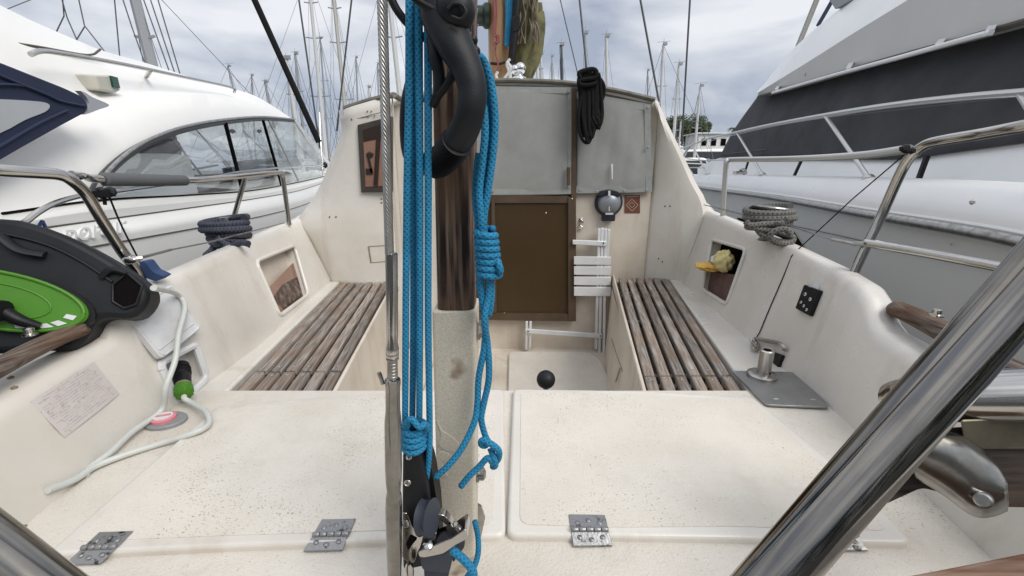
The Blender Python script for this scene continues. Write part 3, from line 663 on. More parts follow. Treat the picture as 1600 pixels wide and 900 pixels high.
# coamings: per station (Y, inner base X, inner top X, top Z, ledge width, outer base X)
RS = [(2.46, .955, 1.06, -.195, .06), (2.33, .95, 1.035, -.222, .06), (1.9, .915, 1.00, -.243, .065), (1.47, .878, .965, -.27, .068), (1.2, .86, .93, -.287, .07), (1.085, .85, .908, -.300, .072), (1.05, .848, .902, -.322, .074),
      (1.01, .845, .897, -.368, .078), (.98, .843, .893, -.386, .082), (.85, .828, .88, -.402, .10), (.66, .80, .86, -.415, .12), (.4, .76, .83, -.43, .16), (0, .72, .78, -.44, .16), (-.5, .66, .72, -.45, .16)]
LS = [(2.46, -1.03, -1.155, -.255, .06), (2.33, -1.02, -1.14, -.268, .06), (1.9, -.97, -1.07, -.275, .065), (1.44, -.91, -.99, -.285, .068), (1.12, -.90, -.965, -.305, .072), (1.03, -.905, -.958, -.315, .075),
      (.99, -.908, -.955, -.335, .076), (.955, -.908, -.952, -.39, .08), (.85, -.90, -.945, -.402, .10), (.65, -.872, -.91, -.412, .12), (.4, -.83, -.87, -.43, .16), (0, -.79, -.83, -.44, .16), (-.5, -.70, -.74, -.45, .16)]
def coaming(ST, sg):
    b = B(); rings = []
    for Y, xb, xt, zt, wd in ST:
        P = [(xb-sg*.004, -.70), (xb, -.60), (xb+(xt-xb)*.5+sg*.006, (-.6+zt)/2), (xt-sg*.004, zt-.03), (xt+sg*.008, zt-.007), (xt+sg*.022, zt), (xt+sg*(wd-.015), zt), (xt+sg*wd, zt-.01), (xt+sg*(wd+.012), zt-.04), (xt+sg*(wd+.03), -.75), (xt+sg*(wd-.02), WZ-.1), (xb+sg*.05, WZ-.1)]
        rings.append([b.verts.new((x, Y, z)) for x, z in P])
    n = len(rings[0])
    for i in range(len(rings)-1):
        for k in range(n):
            b.faces.new((rings[i][k], rings[i][(k+1) % n], rings[i+1][(k+1) % n], rings[i+1][k]))
    b.faces.new(rings[0]); b.faces.new(rings[-1][::-1]); bmesh.ops.recalc_face_normals(b, faces=b.faces[:]); return b
COR = obj('coaming', coaming(RS, 1), gel, SB); COL_ = obj('coaming', coaming(LS, -1), gel, SB)
bpy.context.view_layer.update()
def cut(target, name, poly, off, mat=None):
    """real recess: boolean cut with a prism, plus lining box in it"""
    b = B(); slab(b, poly, off); c = obj('cutter', b, dark, None, smooth=False)
    m = target.modifiers.new('c', 'BOOLEAN'); m.operation = 'DIFFERENCE'; m.object = c; m.solver = 'EXACT'
    bpy.context.view_layer.update()
    me = bpy.data.meshes.new_from_object(target.evaluated_get(bpy.context.evaluated_depsgraph_get()))
    old = target.data; target.modifiers.clear(); target.data = me; bpy.data.meshes.remove(old); bpy.data.objects.remove(c)
    if not me.materials: me.materials.append(gel)
    try: me.set_sharp_from_angle(angle=math.radians(40))
    except Exception: pass
def wallpts(pts): 
    out = []
    for u, v in pts:
        p, n = scast(u, v, ('coaming',)); out.append((p, n))
    return out
def fit_n(pp):
    return sum((n for p, n in pp), V((0, 0, 0))).normalized()
def cubby(pix, target, depth, r=.02, rm=None, rr_=.0085):
    pp = wallpts(pix); n = fit_n(pp); P = [p for p, _ in pp]
    c = sum(P, V((0, 0, 0)))/len(P); P = [p-n*((p-c).dot(n)) for p in P]       # flatten
    ring = rnd(P, r*1.5)
    # through-cut so the pocket is open, then line it with a real box
    cut(target, 'c', [p+n*.02 for p in ring], -n*(depth+.02))
    b = B(); k = len(ring)
    A_ = [b.verts.new(p-n*.002) for p in ring]; C_ = [b.verts.new(c+(p-c)*1.12+n*.0-n*.0) for p in ring]
    b.free()
    b = B(); tube(b, [p+n*.001 for p in ring]+[ring[0]+n*.001], rr_, 8, smooth=False, cap=False); obj('recess_rim', b, rm or gel, SB)
    return P, n, c
# --- left / right storage pockets
PL, nPL, cPL = cubby([(400, 408), (458, 384), (482, 460), (436, 494)], COL_, .05)
PR, nPR, cPR = cubby([(1113, 374), (1167, 390), (1136, 476), (1098, 452)], COR, .05)
PO, nPO, cPO = cubby([(246, 568), (302, 538), (326, 590), (278, 634)], COL_, .04, .012, wplastic, .011)

# --- deck, hatches
b = B(); slab(b, [(-.93, -.5, DZ), (.9, -.5, DZ), (.9, 1.10, DZ), (-.93, 1.10, DZ)], (0, 0, -.05)); obj('aft_deck', b, nonskid2, SB, smooth=False)
def hp(u, v, z=HZ): return aZ(u, v, z)
def hatch(poly, label):
    P = rnd([hp(*p) for p in poly], .018); c = sum(P, V((0, 0, 0)))/len(P)
    b = B(); slab(b, P, (0, 0, -.03)); h = obj('hatch', b, gel, SB, bevel=.006, bseg=3); h['label'] = label
    poly3 = [hp(*p) for p in poly]; N_ = len(poly3); ins = []
    for i in range(N_):
        p = poly3[i]; a = (poly3[i-1]-p).normalized(); q = (poly3[(i+1) % N_]-p).normalized(); s = (a+q)
        sn = max(.35, math.sqrt(max(0, (1-a.dot(q))/2)))
        ins.append(p+s.normalized()*(.022/sn) if s.length > .05 else p+(c-p).normalized()*.022)
    b = B(); slab(b, [p+V((0, 0, .0012)) for p in rnd(ins, .02)], (0, 0, -.0035)); obj('nonskid_pad', b, nonskid, h, smooth=False)
    return h
HL = hatch([(70, 866), (340, 634), (500, 620), (645, 612), (787, 607), (790, 836), (600, 843), (330, 853)], 'left hatch lid')
HR = hatch([(802, 607), (1000, 610), (1178, 621), (1300, 722), (1428, 847), (1150, 839), (950, 836), (792, 836)], 'right hatch lid')
# small strip right of seam already deck; hinge builder
def hinge(parent, pix, horiz=True):
    """pix: far-left, far-right, near-right, near-left corners and barrel row"""
    A_, Bq = [hp(*p, HZ+.004) for p in pix[:2]]; C_, D_ = [hp(*p, DZ+.005) for p in pix[2:]]
    m1 = hp(pix[0][0]*.5+pix[3][0]*.5, pix[0][1]*.5+pix[3][1]*.5, HZ+.004); m2 = hp(pix[1][0]*.5+pix[2][0]*.5, pix[1][1]*.5+pix[2][1]*.5, HZ+.004)
    D2, C2_ = D_, C_
    t = B()
    slab(t, [A_, Bq, Bq.lerp(m2, .93), A_.lerp(m1, .93)], (0, 0, -.003)); slab(t, [m1.lerp(D2, .07), m2.lerp(C2_, .07), C2_, D2], (0, 0, -.003))
    h = obj('hinge', t, galv, parent, smooth=False, bevel=.0006, bseg=1)
    t = B(); n = 5
    for k in range(n): tube(t, [m1.lerp(m2, k/n+.01)+V((0, 0, .001)), m1.lerp(m2, (k+1)/n-.01)+V((0, 0, .001))], .0042, 10, smooth=False)
    for (fa, fb) in ((.2, .28), (.5, .2), (.8, .28), (.2, .72), (.5, .8), (.8, .72)):
        p = A_.lerp(Bq, fa).lerp(m1.lerp(m2, fa), fb*2) if fb < .5 else m1.lerp(m2, fa).lerp(D_.lerp(C_, fa), fb*2-1)
        lathe(t, p, V((0, 0, 1)), ((.0048, -.001), (.0048, .0006), (.003, .0016)), 12)
    for f in t.faces: f.smooth = True
    # barrel and screws belong to the hinge mesh
    me = bpy.data.meshes.new('x'); t.to_mesh(me); t.free()
    bb = B(); bb.from_mesh(h.data); off = wloc(h); me.transform(Matrix.Translation(-off)); bb.from_mesh(me)
    bb.to_mesh(h.data); bb.free(); return h
hinge(HL, ((155, 831), (208, 829), (156, 880), (100, 882)))
hinge(HL, ((503, 811), (556, 810), (535, 859), (474, 861)))
hinge(HR, ((889, 803), (945, 804), (957, 852), (896, 853)))
hinge(HR, ((1272, 810), (1325, 812), (1357, 860), (1294, 859)))

# --- bench seats
def YL(p): return p
rin = [V((.394, 1.09, BZ)), V((.645, 2.50, BZ))]; rout = [V((.66, 1.09, BZ)), V((.915, 2.50, BZ))]
lin = [V((-.525, 1.09, BZ)), V((-.70, 2.50, BZ))]; lout = [V((-.812, 1.09, BZ)), V((-1.01, 2.50, BZ))]
lin = [aZ(514, 617, BZ), aZ(599, 460, BZ)]; lin = [lin[0]+(lin[1]-lin[0])*((y-lin[0].y)/(lin[1].y-lin[0].y)) for y in (1.06, 2.36)]
lout = [aZ(345, 628, BZ), aZ(524, 447, BZ)]; lout = [lout[0]+(lout[1]-lout[0])*((y-lout[0].y)/(lout[1].y-lout[0].y)) for y in (1.06, 2.36)]
rin = [aZ(1010, 605, BZ), aZ(965, 431, BZ)]; rin = [rin[0]+(rin[1]-rin[0])*((y-rin[0].y)/(rin[1].y-rin[0].y)) for y in (1.06, 2.44)]
rout = [aZ(1163, 610, BZ), aZ(1047, 436, BZ)]; rout = [rout[0]+(rout[1]-rout[0])*((y-rout[0].y)/(rout[1].y-rout[0].y)) for y in (1.06, 2.44)]
def bench(inn, out, cuts, label):
    rr = random.Random(5 if inn[0].x > 0 else 9)
    for a, q in zip(cuts[:-1], cuts[1:]):
        b = B(); s = B()
        for k in range(6):
            f0, f1 = k/6+.012, (k+.71)/6+.012
            j0 = rr.uniform(-.0015, .0015)
            P = [inn[0].lerp(out[0], f0).lerp(inn[1].lerp(out[1], f0), a+.004), inn[0].lerp(out[0], f1).lerp(inn[1].lerp(out[1], f1), a+.004),
                 inn[0].lerp(out[0], f1).lerp(inn[1].lerp(out[1], f1), q-.004), inn[0].lerp(out[0], f0).lerp(inn[1].lerp(out[1], f0), q-.004)]
            slab(b, [p+V((0, 0, j0)) for p in P], (0, 0, -.02))
            for ff in (a+.025, q-.02):
                p = inn[0].lerp(out[0], (f0+f1)/2).lerp(inn[1].lerp(out[1], (f0+f1)/2), ff)
                lathe(s, p, V((0, 0, 1)), ((.005, -.002), (.005, j0+.0008), (.003, j0+.0016)), 8)
        o = obj('slat_panel', b, teak if inn[0].x > 0 else teak_l, SB, bevel=.004, bseg=2); o['label'] = label
        obj('slat_screws', s, screwm, o)
    b = B()
    for ff in (.02, cuts[1]-.02, cuts[1]+.03, .5, cuts[2]-.02, cuts[2]+.02, .97):
        if ff < 0: continue
        p0 = inn[0].lerp(inn[1], ff); p1 = out[0].lerp(out[1], ff); bar(b, p0-V((0, 0, .03)), p1-V((0, 0, .03)), .02, .018)
    obj('bench_batten', b, teak, SB, smooth=False)
bench(rin, rout, (0, .105, .80, .995), 'weathered teak slats of the right bench')
bench(lin, lout, (0, .135, .84, .995), 'weathered teak slats of the left bench')
# bench trays (with side ledges up to the coaming)
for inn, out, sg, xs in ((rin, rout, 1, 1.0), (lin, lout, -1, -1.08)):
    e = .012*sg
    b = B(); slab(b, [inn[0]+V((-e, 0, -.045)), V((xs, inn[0].y, BZ-.045)), V((xs, inn[1].y+.12, BZ-.045)), inn[1]+V((-e, .12, -.045))], (0, 0, -.02)); obj('bench_top', b, M('shade_toned_bench_tray', (.16, .13, .10), .8, col2=(.08, .065, .05), nscale=15), SB, smooth=False)  # dark tray colour paints in the shade between the slats
    # outer ledge beside the slats
    ox = .01*sg
    b = B(); slab(b, [out[0]+V((ox, 0, .004)), V((xs, out[0].y, BZ+.004)), V((xs, out[1].y+.1, BZ+.004)), out[1]+V((ox, .1, .004))], (0, 0, -.05)); obj('bench_ledge', b, gel, SB, bevel=.008)
    # inner locker face down to the sole (slightly sloping)
    b = B(); A0, A1 = inn[0]+V((-e, 0, -.002)), inn[1]+V((-e, .1, -.002))
    slab(b, [A0, A1, A1+V((-.02*sg, 0, FZ-BZ)), A0+V((-.05*sg, 0, FZ-BZ))], (sg*.012, 0, 0)); LF = obj('locker_front', b, gel_in, SB, bevel=.004)
b = B(); slab(b, [(-.75, 1.08, FZ), (.8, 1.08, FZ), (.8, 2.75, FZ), (-.9, 2.75, FZ)], (0, 0, -.04)); obj('cockpit_sole', b, gel_in, SB, smooth=False)
b = B(); slab(b, rnd([V((-.02, 1.12, FZ+.018)), V((.50, 1.12, FZ+.018)), V((.52, 2.30, FZ+.018)), V((.47, 2.42, FZ+.018)), V((-.02, 2.42, FZ+.018))], .06), (0, 0, -.02)); obj('sole_panel', b, nonskid2, SB, bevel=.006)
b = B(); slab(b, rnd([V((-.45, 1.12, FZ+.018)), V((-.10, 1.12, FZ+.018)), V((-.10, 2.42, FZ+.018)), V((-.45, 2.42, FZ+.018))], .04), (0, 0, -.02)); obj('sole_panel', b, gel_in, SB, bevel=.006)
b = B(); slab(b, [(-.75, 1.085, DZ-.01), (.7, 1.085, DZ-.01), (.7, 1.085, FZ), (-.75, 1.085, FZ)], (0, -.02, 0)); obj('lazarette_front', b, gel_in, SB, smooth=False)

# --- deckhouse aft wall
YB = 2.50
roofpx = [(540, 168), (575, 158), (612, 149), (680, 136), (775, 128), (850, 129), (900, 133), (960, 143), (1020, 157)]
top = catmull([aY(u, v+4, YB) for u, v in roofpx], 3)
jam = .80
P = [V((p.x, YB, p.z)) for p in top if -.34 < p.x < jam]
P = [V((-.34, YB, P[0].z-.003))]+P+[V((jam, YB, P[-1].z-.01))]
poly = P+[V((jam, YB, FZ)), V((-.34, YB, FZ))]
b = B(); slab(b, poly, (0, .03, 0)); obj('bulkhead', b, gel_in, SB, smooth=False)
# right wing wall
def wing(edge, xj, zt, sg, Yj, Ye, base, name='wing_wall'):
    E = catmull(edge, 4); E = resample(E, 12)
    J = [V((xj, Yj, zt+(base-zt)*i/11)) for i in range(12)]
    rows = [J]
    for f, by in ((.06, -.004), (.35, -.015), (.75, -.02), (.97, -.008)):
        rows.append([a.lerp(c_, f)+V((0, by, 0)) for a, c_ in zip(J, E)])
    rows.append(E); rows.append([p+V((sg*.03, .02, .0)) for p in E]); rows.append([p+V((sg*.03, .25, 0)) for p in E])
    return loft(rows, 24)
edR = [aY(1020, 157, 2.47), aY(1034, 190, 2.45), aY(1060, 243, 2.42), aY(1085, 297, 2.38), aY(1101, 329, 2.33), V((1.0, 2.33, -.40)), V((.955, 2.36, -.64))]
obj('wing_wall', wing(edR, jam-.002, top[-1].z, 1, YB, 2.35, -.68), gel, SB, solid=-.004)
YLf = 2.36
edL = [aY(537, 172, YLf), aY(542, 200, YLf), aY(530, 238, YLf), aY(508, 290, YLf), aY(487, 325, YLf-.01), aY(470, 345, YLf-.03), V((-1.08, 2.33, -.40)), V((-1.0, 2.33, -.64))]
xl = aY(612, 300, YLf).x
tl = aY(612, 152, YLf)
obj('wing_wall', wing(edL, xl, tl.z, -1, YLf, 2.3, -.68), gel, SB, solid=-.004)
b = B(); slab(b, [V((xl, YLf, tl.z)), V((xl, YLf+.17, tl.z-.0)), V((xl, YLf+.17, FZ)), V((xl, YLf, FZ))], (-.02, 0, 0)); slab(b, [V((xl+.002, YLf+.14, tl.z-.01)), V((-.33, YLf+.14, tl.z)), V((-.33, YLf+.14, FZ)), V((xl+.002, YLf+.14, FZ))], (0, .03, 0)); obj('wall_return', b, gel, SB, smooth=False)
b = B()
for xx, w_ in ((xl+.006, .010), (xl+.03, .006)): box(b, (xx, YLf+.002+(xx-xl), -.05), (w_, .01, .8))
obj('corner_bead', b, gel_in, SB, smooth=False)
# roof slab and trim
b = B(); R0 = [aY(u, v, YLf if u < 620 else YB) for u, v in roofpx]
R0m = [V((p.x, YB-.03, p.z)) if i > 2 else p for i, p in enumerate(R0)]
tube(b, R0m[3:], .014, 8, flat=.9); obj('roof_trim', b, rub, SB)
b = B(); tube(b, [R0[0]+V((-.01, 0, -.006)), R0[1], R0[2], R0[2]+V((.012, .06, -.0)), R0[2]+V((.03, .6, .0))], .014, 8); obj('roof_trim', b, rub, SB)
rows = [[V((p.x*1.0, YB-.02, p.z+.008)) for p in R0], [V((p.x, YB+1.0, p.z+.008)) for p in R0], [V((p.x*.9, YB+2.2, p.z-.05)) for p in R0]]
obj('deckhouse_roof', loft(rows, 30), white, SB, solid=.03)
b = B(); box(b, (-.0, YB+1.2, -.2), (1.5, .04, 1.2)); box(b, (-.92, YB+.9, -.25), (.04, 1.5, .85)); box(b, (.86, YB+.9, -.25), (.04, 1.5, .95)); obj('deckhouse_sides', b, gel, SB, smooth=False)
b = B(); box(b, (0, 4.3, -.75), (1.9, 3.4, .9)); obj('foredeck', b, gel, SB, bevel=.15)
# window in left wing panel
def onw(u, v, Y, off=0): p = aY(u, v, Y-off); return p
wo = [(558, 194), (620, 178), (620, 299), (563, 301)]
YLW = YLf-.026
wpl = [aY(u, v, YLW-.012) for u, v in ((558, 195), (612, 181), (612, 300), (564, 301))]
b = B(); slab(b, wpl, (0, .035, 0)); wf = obj('cabin_window', b, M('window_frame_bronze', (.075, .062, .05), .4, .3, col2=(.05, .042, .035), nscale=20), SB, bevel=.004); wf['label'] = 'small square window with bronze frame'
b = B(); slab(b, [aY(u, v, YLW-.0155) for u, v in ((567, 203), (608, 190), (608, 290), (571, 292))], (0, .005, 0)); obj('pane', b, pinkglass, wf, smooth=False)
b = B()
for P_ in (((592, 205), (587, 290), 5), ): bar(b, aY(*P_[0], YLW-.017), aY(*P_[1], YLW-.017), .022, .006, V((0, 1, 0)))
slab(b, [aY(u, v, YLW-.0165) for u, v in ((567, 203), (608, 190), (608, 214), (568, 222))], (0, .003, 0))
join_ico(b, aY(578, 242, YLW-.018), (.022, .004, .018)); box(b, aY(577, 268, YLW-.018), (.035, .004, .03)); bar(b, aY(574, 240, YLW-.018), aY(581, 270, YLW-.018), .012, .004, V((0, 1, 0)))
obj('pane_reflection', b, M('dark_pane_reflection', (.03, .018, .013), .3), wf, smooth=False)  # reflection painted as flat dark shapes on the pane
# wall seam + screw dots
b = B(); tube(b, [aY(549, 188, YLf-.02), aY(575, 181, YLf-.024), aY(598, 175, YLf-.024)], .0018, 5)
for u, v in ((549, 186), (574, 174), (580, 174), (575, 182), (585, 181)): join_ico(b, aY(u, v, YLf-.024), (.004, .004, .004))
for u, v in ((515, 339), (525, 339), (596, 311), (596, 317)): 
    p, n = scast(u, v, ('wing_wall',)); 
    if p: join_ico(b, p, (.005, .005, .005))
for u, v in ((1039, 322), (1047, 322), (1035, 409), (1029, 404), (1014, 470)):
    p, n = scast(u, v, ('wing_wall', 'bulkhead', 'coaming')); 
    if p: join_ico(b, p, (.005, .005, .005))
obj('screw_holes', b, seam, SB)
# patch on left wing
b = B(); 
pp = [scast(u, v, ('wing_wall', 'wall_return')) for u, v in ((576, 385), (606, 383), (606, 408), (580, 410))]
if all(p for p, n in pp):
    P = [p+n*.002 for p, n in pp]
    for i in range(4):
        if i != 1: tube(b, [P[i], P[(i+1) % 4]], .0015 if i != 3 else .004, 5, smooth=False)
    obj('glue_marks', b, M('old_glue', (.25, .19, .12), .8), SB)

# --- canvas panels
def drape(name, pix, Y, mat, amp=.006, seed=0, hem=.02):
    A_, Bq, C_, D_ = [aY(u, v, Y) for u, v in pix]; n = 40; rr = random.Random(seed); b = B(); G = []
    ph = rr.uniform(0, 6)
    for j in range(n+1):
        row = []
        for i in range(n+1):
            s, t_ = i/n, j/n; p = A_.lerp(Bq, s).lerp(D_.lerp(C_, s), t_)
            e_ = math.sin(PI*s)**.5*math.sin(PI*t_)**.5
            y = -amp*e_*(.55*math.sin(9*s+1.2*math.sin(3*t_+ph)+ph)+.35*abs(math.sin(15*s+2.5*t_+ph))+.5*abs(math.sin(5*s-7*t_+ph))*t_**2+.3*abs(math.sin(6*s+6*t_))*(1-t_))-.010*e_
            z = -.008*math.sin(PI*s) if j == n else 0
            row.append(b.verts.new(p+V((0, y, z))))
        G.append(row)
    for j in range(n):
        for i in range(n): b.faces.new((G[j][i], G[j][i+1], G[j+1][i+1], G[j+1][i]))
    o = obj(name, b, mat, SB, solid=.003)
    return A_, Bq, C_, D_
A_, Bq, C_, D_ = drape('canvas_door', ((700, 134), (893, 137), (893, 303), (700, 305)), YB-.035, canvas, .009, 3)
b = B(); f = V((0, -.008, 0))
slab(b, [D_+f+V((0, 0, .0)), C_+f, C_+f+V((0, 0, .032)), D_+f+V((0, 0, .03))], (0, .004, 0)); slab(b, [A_+f, Bq+f, Bq+f-V((0, 0, .03)), A_+f-V((0, 0, .03))], (0, .004, 0)); f2 = f*1.25; slab(b, [Bq+f2, C_+f2, C_+f2-V((.02, 0, 0)), Bq+f2-V((.02, 0, 0))], (0, .004, 0)); obj('canvas_hem', b, canvas_e, SB, smooth=False)
A2, B2, C2_, D2 = drape('canvas_panel', ((901, 143), (1016, 163), (1018, 300), (900, 302)), YB-.02, canvas, .008, 8)
b = B(); slab(b, [D2+f, C2_+f, C2_+f+V((0, 0, .04)), D2+f+V((0, 0, .04))], (0, .004, 0)); slab(b, [B2+f2, C2_+f2, C2_+f2-V((.035, 0, 0)), B2+f2-V((.035, 0, 0))], (0, .004, 0)); slab(b, [A2+f, B2+f, B2+f-V((0, 0, .035)), A2+f-V((0, 0, .035))], (0, .004, 0)); obj('canvas_hem', b, canvas_e, SB, smooth=False)
b = B()
for u, v in ((888, 144), (888, 292), (769, 299), (1012, 168), (1010, 297), (932, 299), (975, 298), (1012, 230), (906, 297)): lathe(b, aY(u, v, YB-.045), V((0, -1, 0)), ((.009, 0), (.008, .004), (.003, .006)), 10)
obj('canvas_snap', b, grey, SB)
b = B(); slab(b, [aY(u, v, YB-.05) for u, v in ((955, 256), (958, 256), (957.5, 280), (956, 280))], (0, .003, 0)); obj('canvas_tear', b, wplastic, SB, smooth=False)
# --- brown door + frame
DY = YB-.03
def rectpx(u0, v0, u1, v1, Y, y2): 
    b = B(); slab(b, [aY(u0, v0, Y), aY(u1, v0, Y), aY(u1, v1, Y), aY(u0, v1, Y)], (0, y2, 0)); return b
b = B(); fdoor = thing
pan = [(690, 300), (890, 300), (890, 492), (690, 490)]
b = B(); slab(b, [aY(u, v, DY) for u, v in pan], (0, .02, 0)); dr = obj('door', b, brown, SB, bevel=.003); dr['label'] = 'dark brown companionway door'
b = B()
slab(b, [aY(u, v, DY-.018) for u, v in ((893, 137), (900, 138), (900, 502), (888, 502), (888, 308), (893, 308))], (0, .03, 0))
slab(b, [aY(u, v, DY-.016) for u, v in ((690, 489), (887.5, 491), (887.5, 502), (690, 499))], (0, .03, 0))
slab(b, [aY(u, v, DY-.016) for u, v in ((768, 309), (773, 309), (776, 489), (768, 489))], (0, .03, 0))
slab(b, [aY(u, v, DY-.01) for u, v in ((690, 306), (888, 306), (888, 317), (690, 317))], (0, .02, 0))
obj('door_frame', b, brownf, dr, smooth=False)
b = B(); slab(b, [aY(u, v, DY-.045) for u, v in ((886, 261), (891, 261), (891, 290), (886, 290))], (0, .02, 0)); obj('latch', b, brownf, dr, smooth=False, bevel=.003)
b = B()
for u, v in ((853, 333), (788, 489), (894, 311)): join_ico(b, aY(u, v, DY-.02), (.004, .002, .004))
obj('door_screw', b, screwm, dr)
# locker lid line & pin on right locker front
pp = [scast(u, v, ('locker_front',)) for u, v in ((956, 530), (966, 560), (973, 580))]
b = B()
if all(p for p, n in pp): tube(b, [p+n*.002 for p, n in pp], .0015, 5)
pp = [scast(u, v, ('locker_front',)) for u, v in ((972, 574), (969, 585), (965, 597))]
if all(p for p, n in pp): tube(b, [p+n*.008 for p, n in pp], .004, 6)
if len(b.verts): obj('locker_latch', b, steel_b, SB)
else: b.free()
# low ridge moulding on left locker
pp = [scast(u, v, ('locker_front',)) for u, v in ((575, 495), (573, 530), (549, 588))]
if all(p for p, n in pp):
    b = B(); tube(b, [p+n*.001 for p, n in pp], .006, 6); obj('moulded_ridge', b, gel_in, SB)
# ============================================================ everything fixed on or lying in the boat
bpy.context.view_layer.update()
deckn = ('aft_deck', 'hatch', 'coaming', 'nonskid_pad', 'bench_ledge', 'wing_wall', 'bulkhead', 'sole_panel')
# linings + contents of pockets
def lining(P, n, c, d, mat):
    b = B(); q = [c+(p-c)*1.0+n*.0 for p in P]
    slab(b, [c+(p-c)*1.06-n*d for p in P], -n*.004); return obj('recess_back', b, mat, SB, smooth=False)
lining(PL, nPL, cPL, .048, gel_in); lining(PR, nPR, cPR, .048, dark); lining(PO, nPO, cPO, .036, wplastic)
def pq(P, s, t): return P[0].lerp(P[1], s).lerp(P[3].lerp(P[2], s), t)
b = B(); slab(b, [pq(PL, .0, .55)-nPL*.02, pq(PL, .97, .32)-nPL*.02, pq(PL, .97, .99)-nPL*.02, pq(PL, .05, .99)-nPL*.02], -nPL*.006); lo = obj('mesh_pocket', b, pinkglass, SB, smooth=False); lo['label'] = 'brown tinted panel in the left pocket'
b = B(); slab(b, [pq(PL, .12, .70)-nPL*.0185, pq(PL, .50, .58)-nPL*.0185, pq(PL, .96, .60)-nPL*.0185, pq(PL, .96, .99)-nPL*.0185, pq(PL, .3, .99)-nPL*.0185], -nPL*.001); obj('pocket_content', b, M('dark_mottled', (.045, .025, .018), .3, col2=(.22, .15, .12), nscale=30, ncon=(.45, .65)), lo, smooth=False)
b = B(); slab(b, [pq(PR, .03, .62)-nPR*.02, pq(PR, .97, .45)-nPR*.02, pq(PR, .97, .99)-nPR*.02, pq(PR, .03, .99)-nPR*.02], -nPR*.006); obj('mesh_pocket', b, dbag, SB, smooth=False)
# crumpled cloths in right pocket
def crumple(A, R, seed, amp=.3):
    b = B(); bmesh.ops.create_icosphere(b, subdivisions=4, radius=1); rr = random.Random(seed)
    ks = [(V((rr.gauss(0, 1), rr.gauss(0, 1), rr.gauss(0, 1)))*3.2, rr.uniform(0, 6)) for _ in range(9)]
    for v in b.verts:
        d = v.co.copy(); q = sum(abs(math.sin(d.dot(k)+p)) for k, p in ks)/9
        v.co = A+V((d.x*R[0], d.y*R[1], d.z*R[2]))*(1-amp+amp*2*q)
    return b
p0, n0 = scast(1112, 408, ('mesh_pocket', 'recess_back', 'coaming'))
cY = pq(PR, .28, .5)
t = thing('cloth_bundle', 'crumpled yellow cloths stuffed in the right coaming pocket', 'cloth', cY)
b = crumple(pq(PR, .22, .52)+nPR*.02, (.055, .06, .017), 3, .35); obj('orange_cloth', b, yellow, t)
b = crumple(pq(PR, .52, .32)+nPR*.0, (.038, .05, .045), 6, .35); obj('pale_cloth', b, paleyellow, t)
b = crumple(pq(PR, .3, .35)+nPR*.0, (.025, .035, .022), 8, .35); obj('white_cloth', b, wplastic, t)
# --- shore power plug, lid, cable
b = B(); hinge_a = wallpts([(194, 492), (262, 446), (300, 518), (238, 567)]); n = fit_n(hinge_a); cc_ = sum((p for p, _ in hinge_a), V((0, 0, 0)))/4; hinge_a = [(p-n*((p-cc_).dot(n)), n) for p, _ in hinge_a]; P = rnd([p+n*.022 for p, _ in hinge_a], .014)
slab(b, P, -n*.02); lid = obj('power_socket_lid', b, wplastic, None, bevel=.003); lid['label'] = 'open white flap of the power inlet below the reel'; lid['category'] = 'flap'
b = B(); Pi = [hinge_a[0][0].lerp(hinge_a[2][0], .5)]; c = sum((p for p, _ in hinge_a), V((0, 0, 0)))/4
tube(b, [c+n*.022+(p-c-n*.022)*.94+n*.001 for p in P]+[c+n*.022+(P[0]-c-n*.022)*.94+n*.001], .002, 6, smooth=False, cap=False)
h4 = [p+n*.023 for p, _ in hinge_a]
tube(b, [h4[3].lerp(h4[0], .17).lerp(h4[2].lerp(h4[1], .17), s) for s in (.05, .5, .9)], .002, 6)
obj('lid_rib', b, wplastic, lid)
plugc, pn = pq(PO, .47, .45), nPO
pa = aP(283, 575, plugc, nPO, -.01); pb = aP(288, 618, plugc, nPO, .045)
PLG = thing('power_plug', 'black and lime green shore power plug in the inlet', 'plug', pa)
dpl = (pb-pa).normalized(); Lp = (pb-pa).length
b = B(); lathe(b, pa, dpl, ((.020, -.01), (.021, Lp*.25), (.019, Lp*.3), (.021, Lp*.34), (.019, Lp*.62)), 20)
for k in range(4): lathe(b, pa+dpl*(Lp*(.05+.06*k)), dpl, ((.0225, 0), (.0225, .002)), 20)
obj('plug_body', b, black, PLG)
b = B(); lathe(b, pa, dpl, ((.0185, Lp*.60), (.0185, Lp*.72)), 20); obj('plug_band', b, M('tan_band', (.22, .17, .12), .5), PLG)
b = B(); lathe(b, pa, dpl, ((.021, Lp*.70), (.0215, Lp*.78), (.019, Lp*.98), (.010, Lp*1.02)), 20)
for k in range(12):
    x, y, d = frame(dpl); an = 2*PI*k/12; q = pa+dpl*(Lp*.8)+(x*math.cos(an)+y*math.sin(an))*.0205; bar(b, q, q+dpl*Lp*.15, .003, .003)
obj('plug_nut', b, green, PLG, smooth=True)
rc = .0068
def lay(pts, off):
    out = []
    for q in pts:
        p, n = scast(q[0], q[1], deckn)
        o = q[2] if len(q) > 2 else off
        out.append(p+(n*o) if p else None)
    return [p for p in out if p]
P = [pb-dpl*.004, pb+dpl*.012]+lay([(303, 641, .02), (324, 652, .014), (327, 668, .009), (305, 681, .008), (255, 697, .008), (200, 715, .009), (150, 735, .009), (110, 750, .008), (68, 768, .007)], rc)
cab = thing('power_cable', 'light grey shore power cable looping down from the black reel', 'cable', P[-1])
b = B(); tube(b, P, rc, 12, 8); obj('cable_run', b, lgrey, cab)
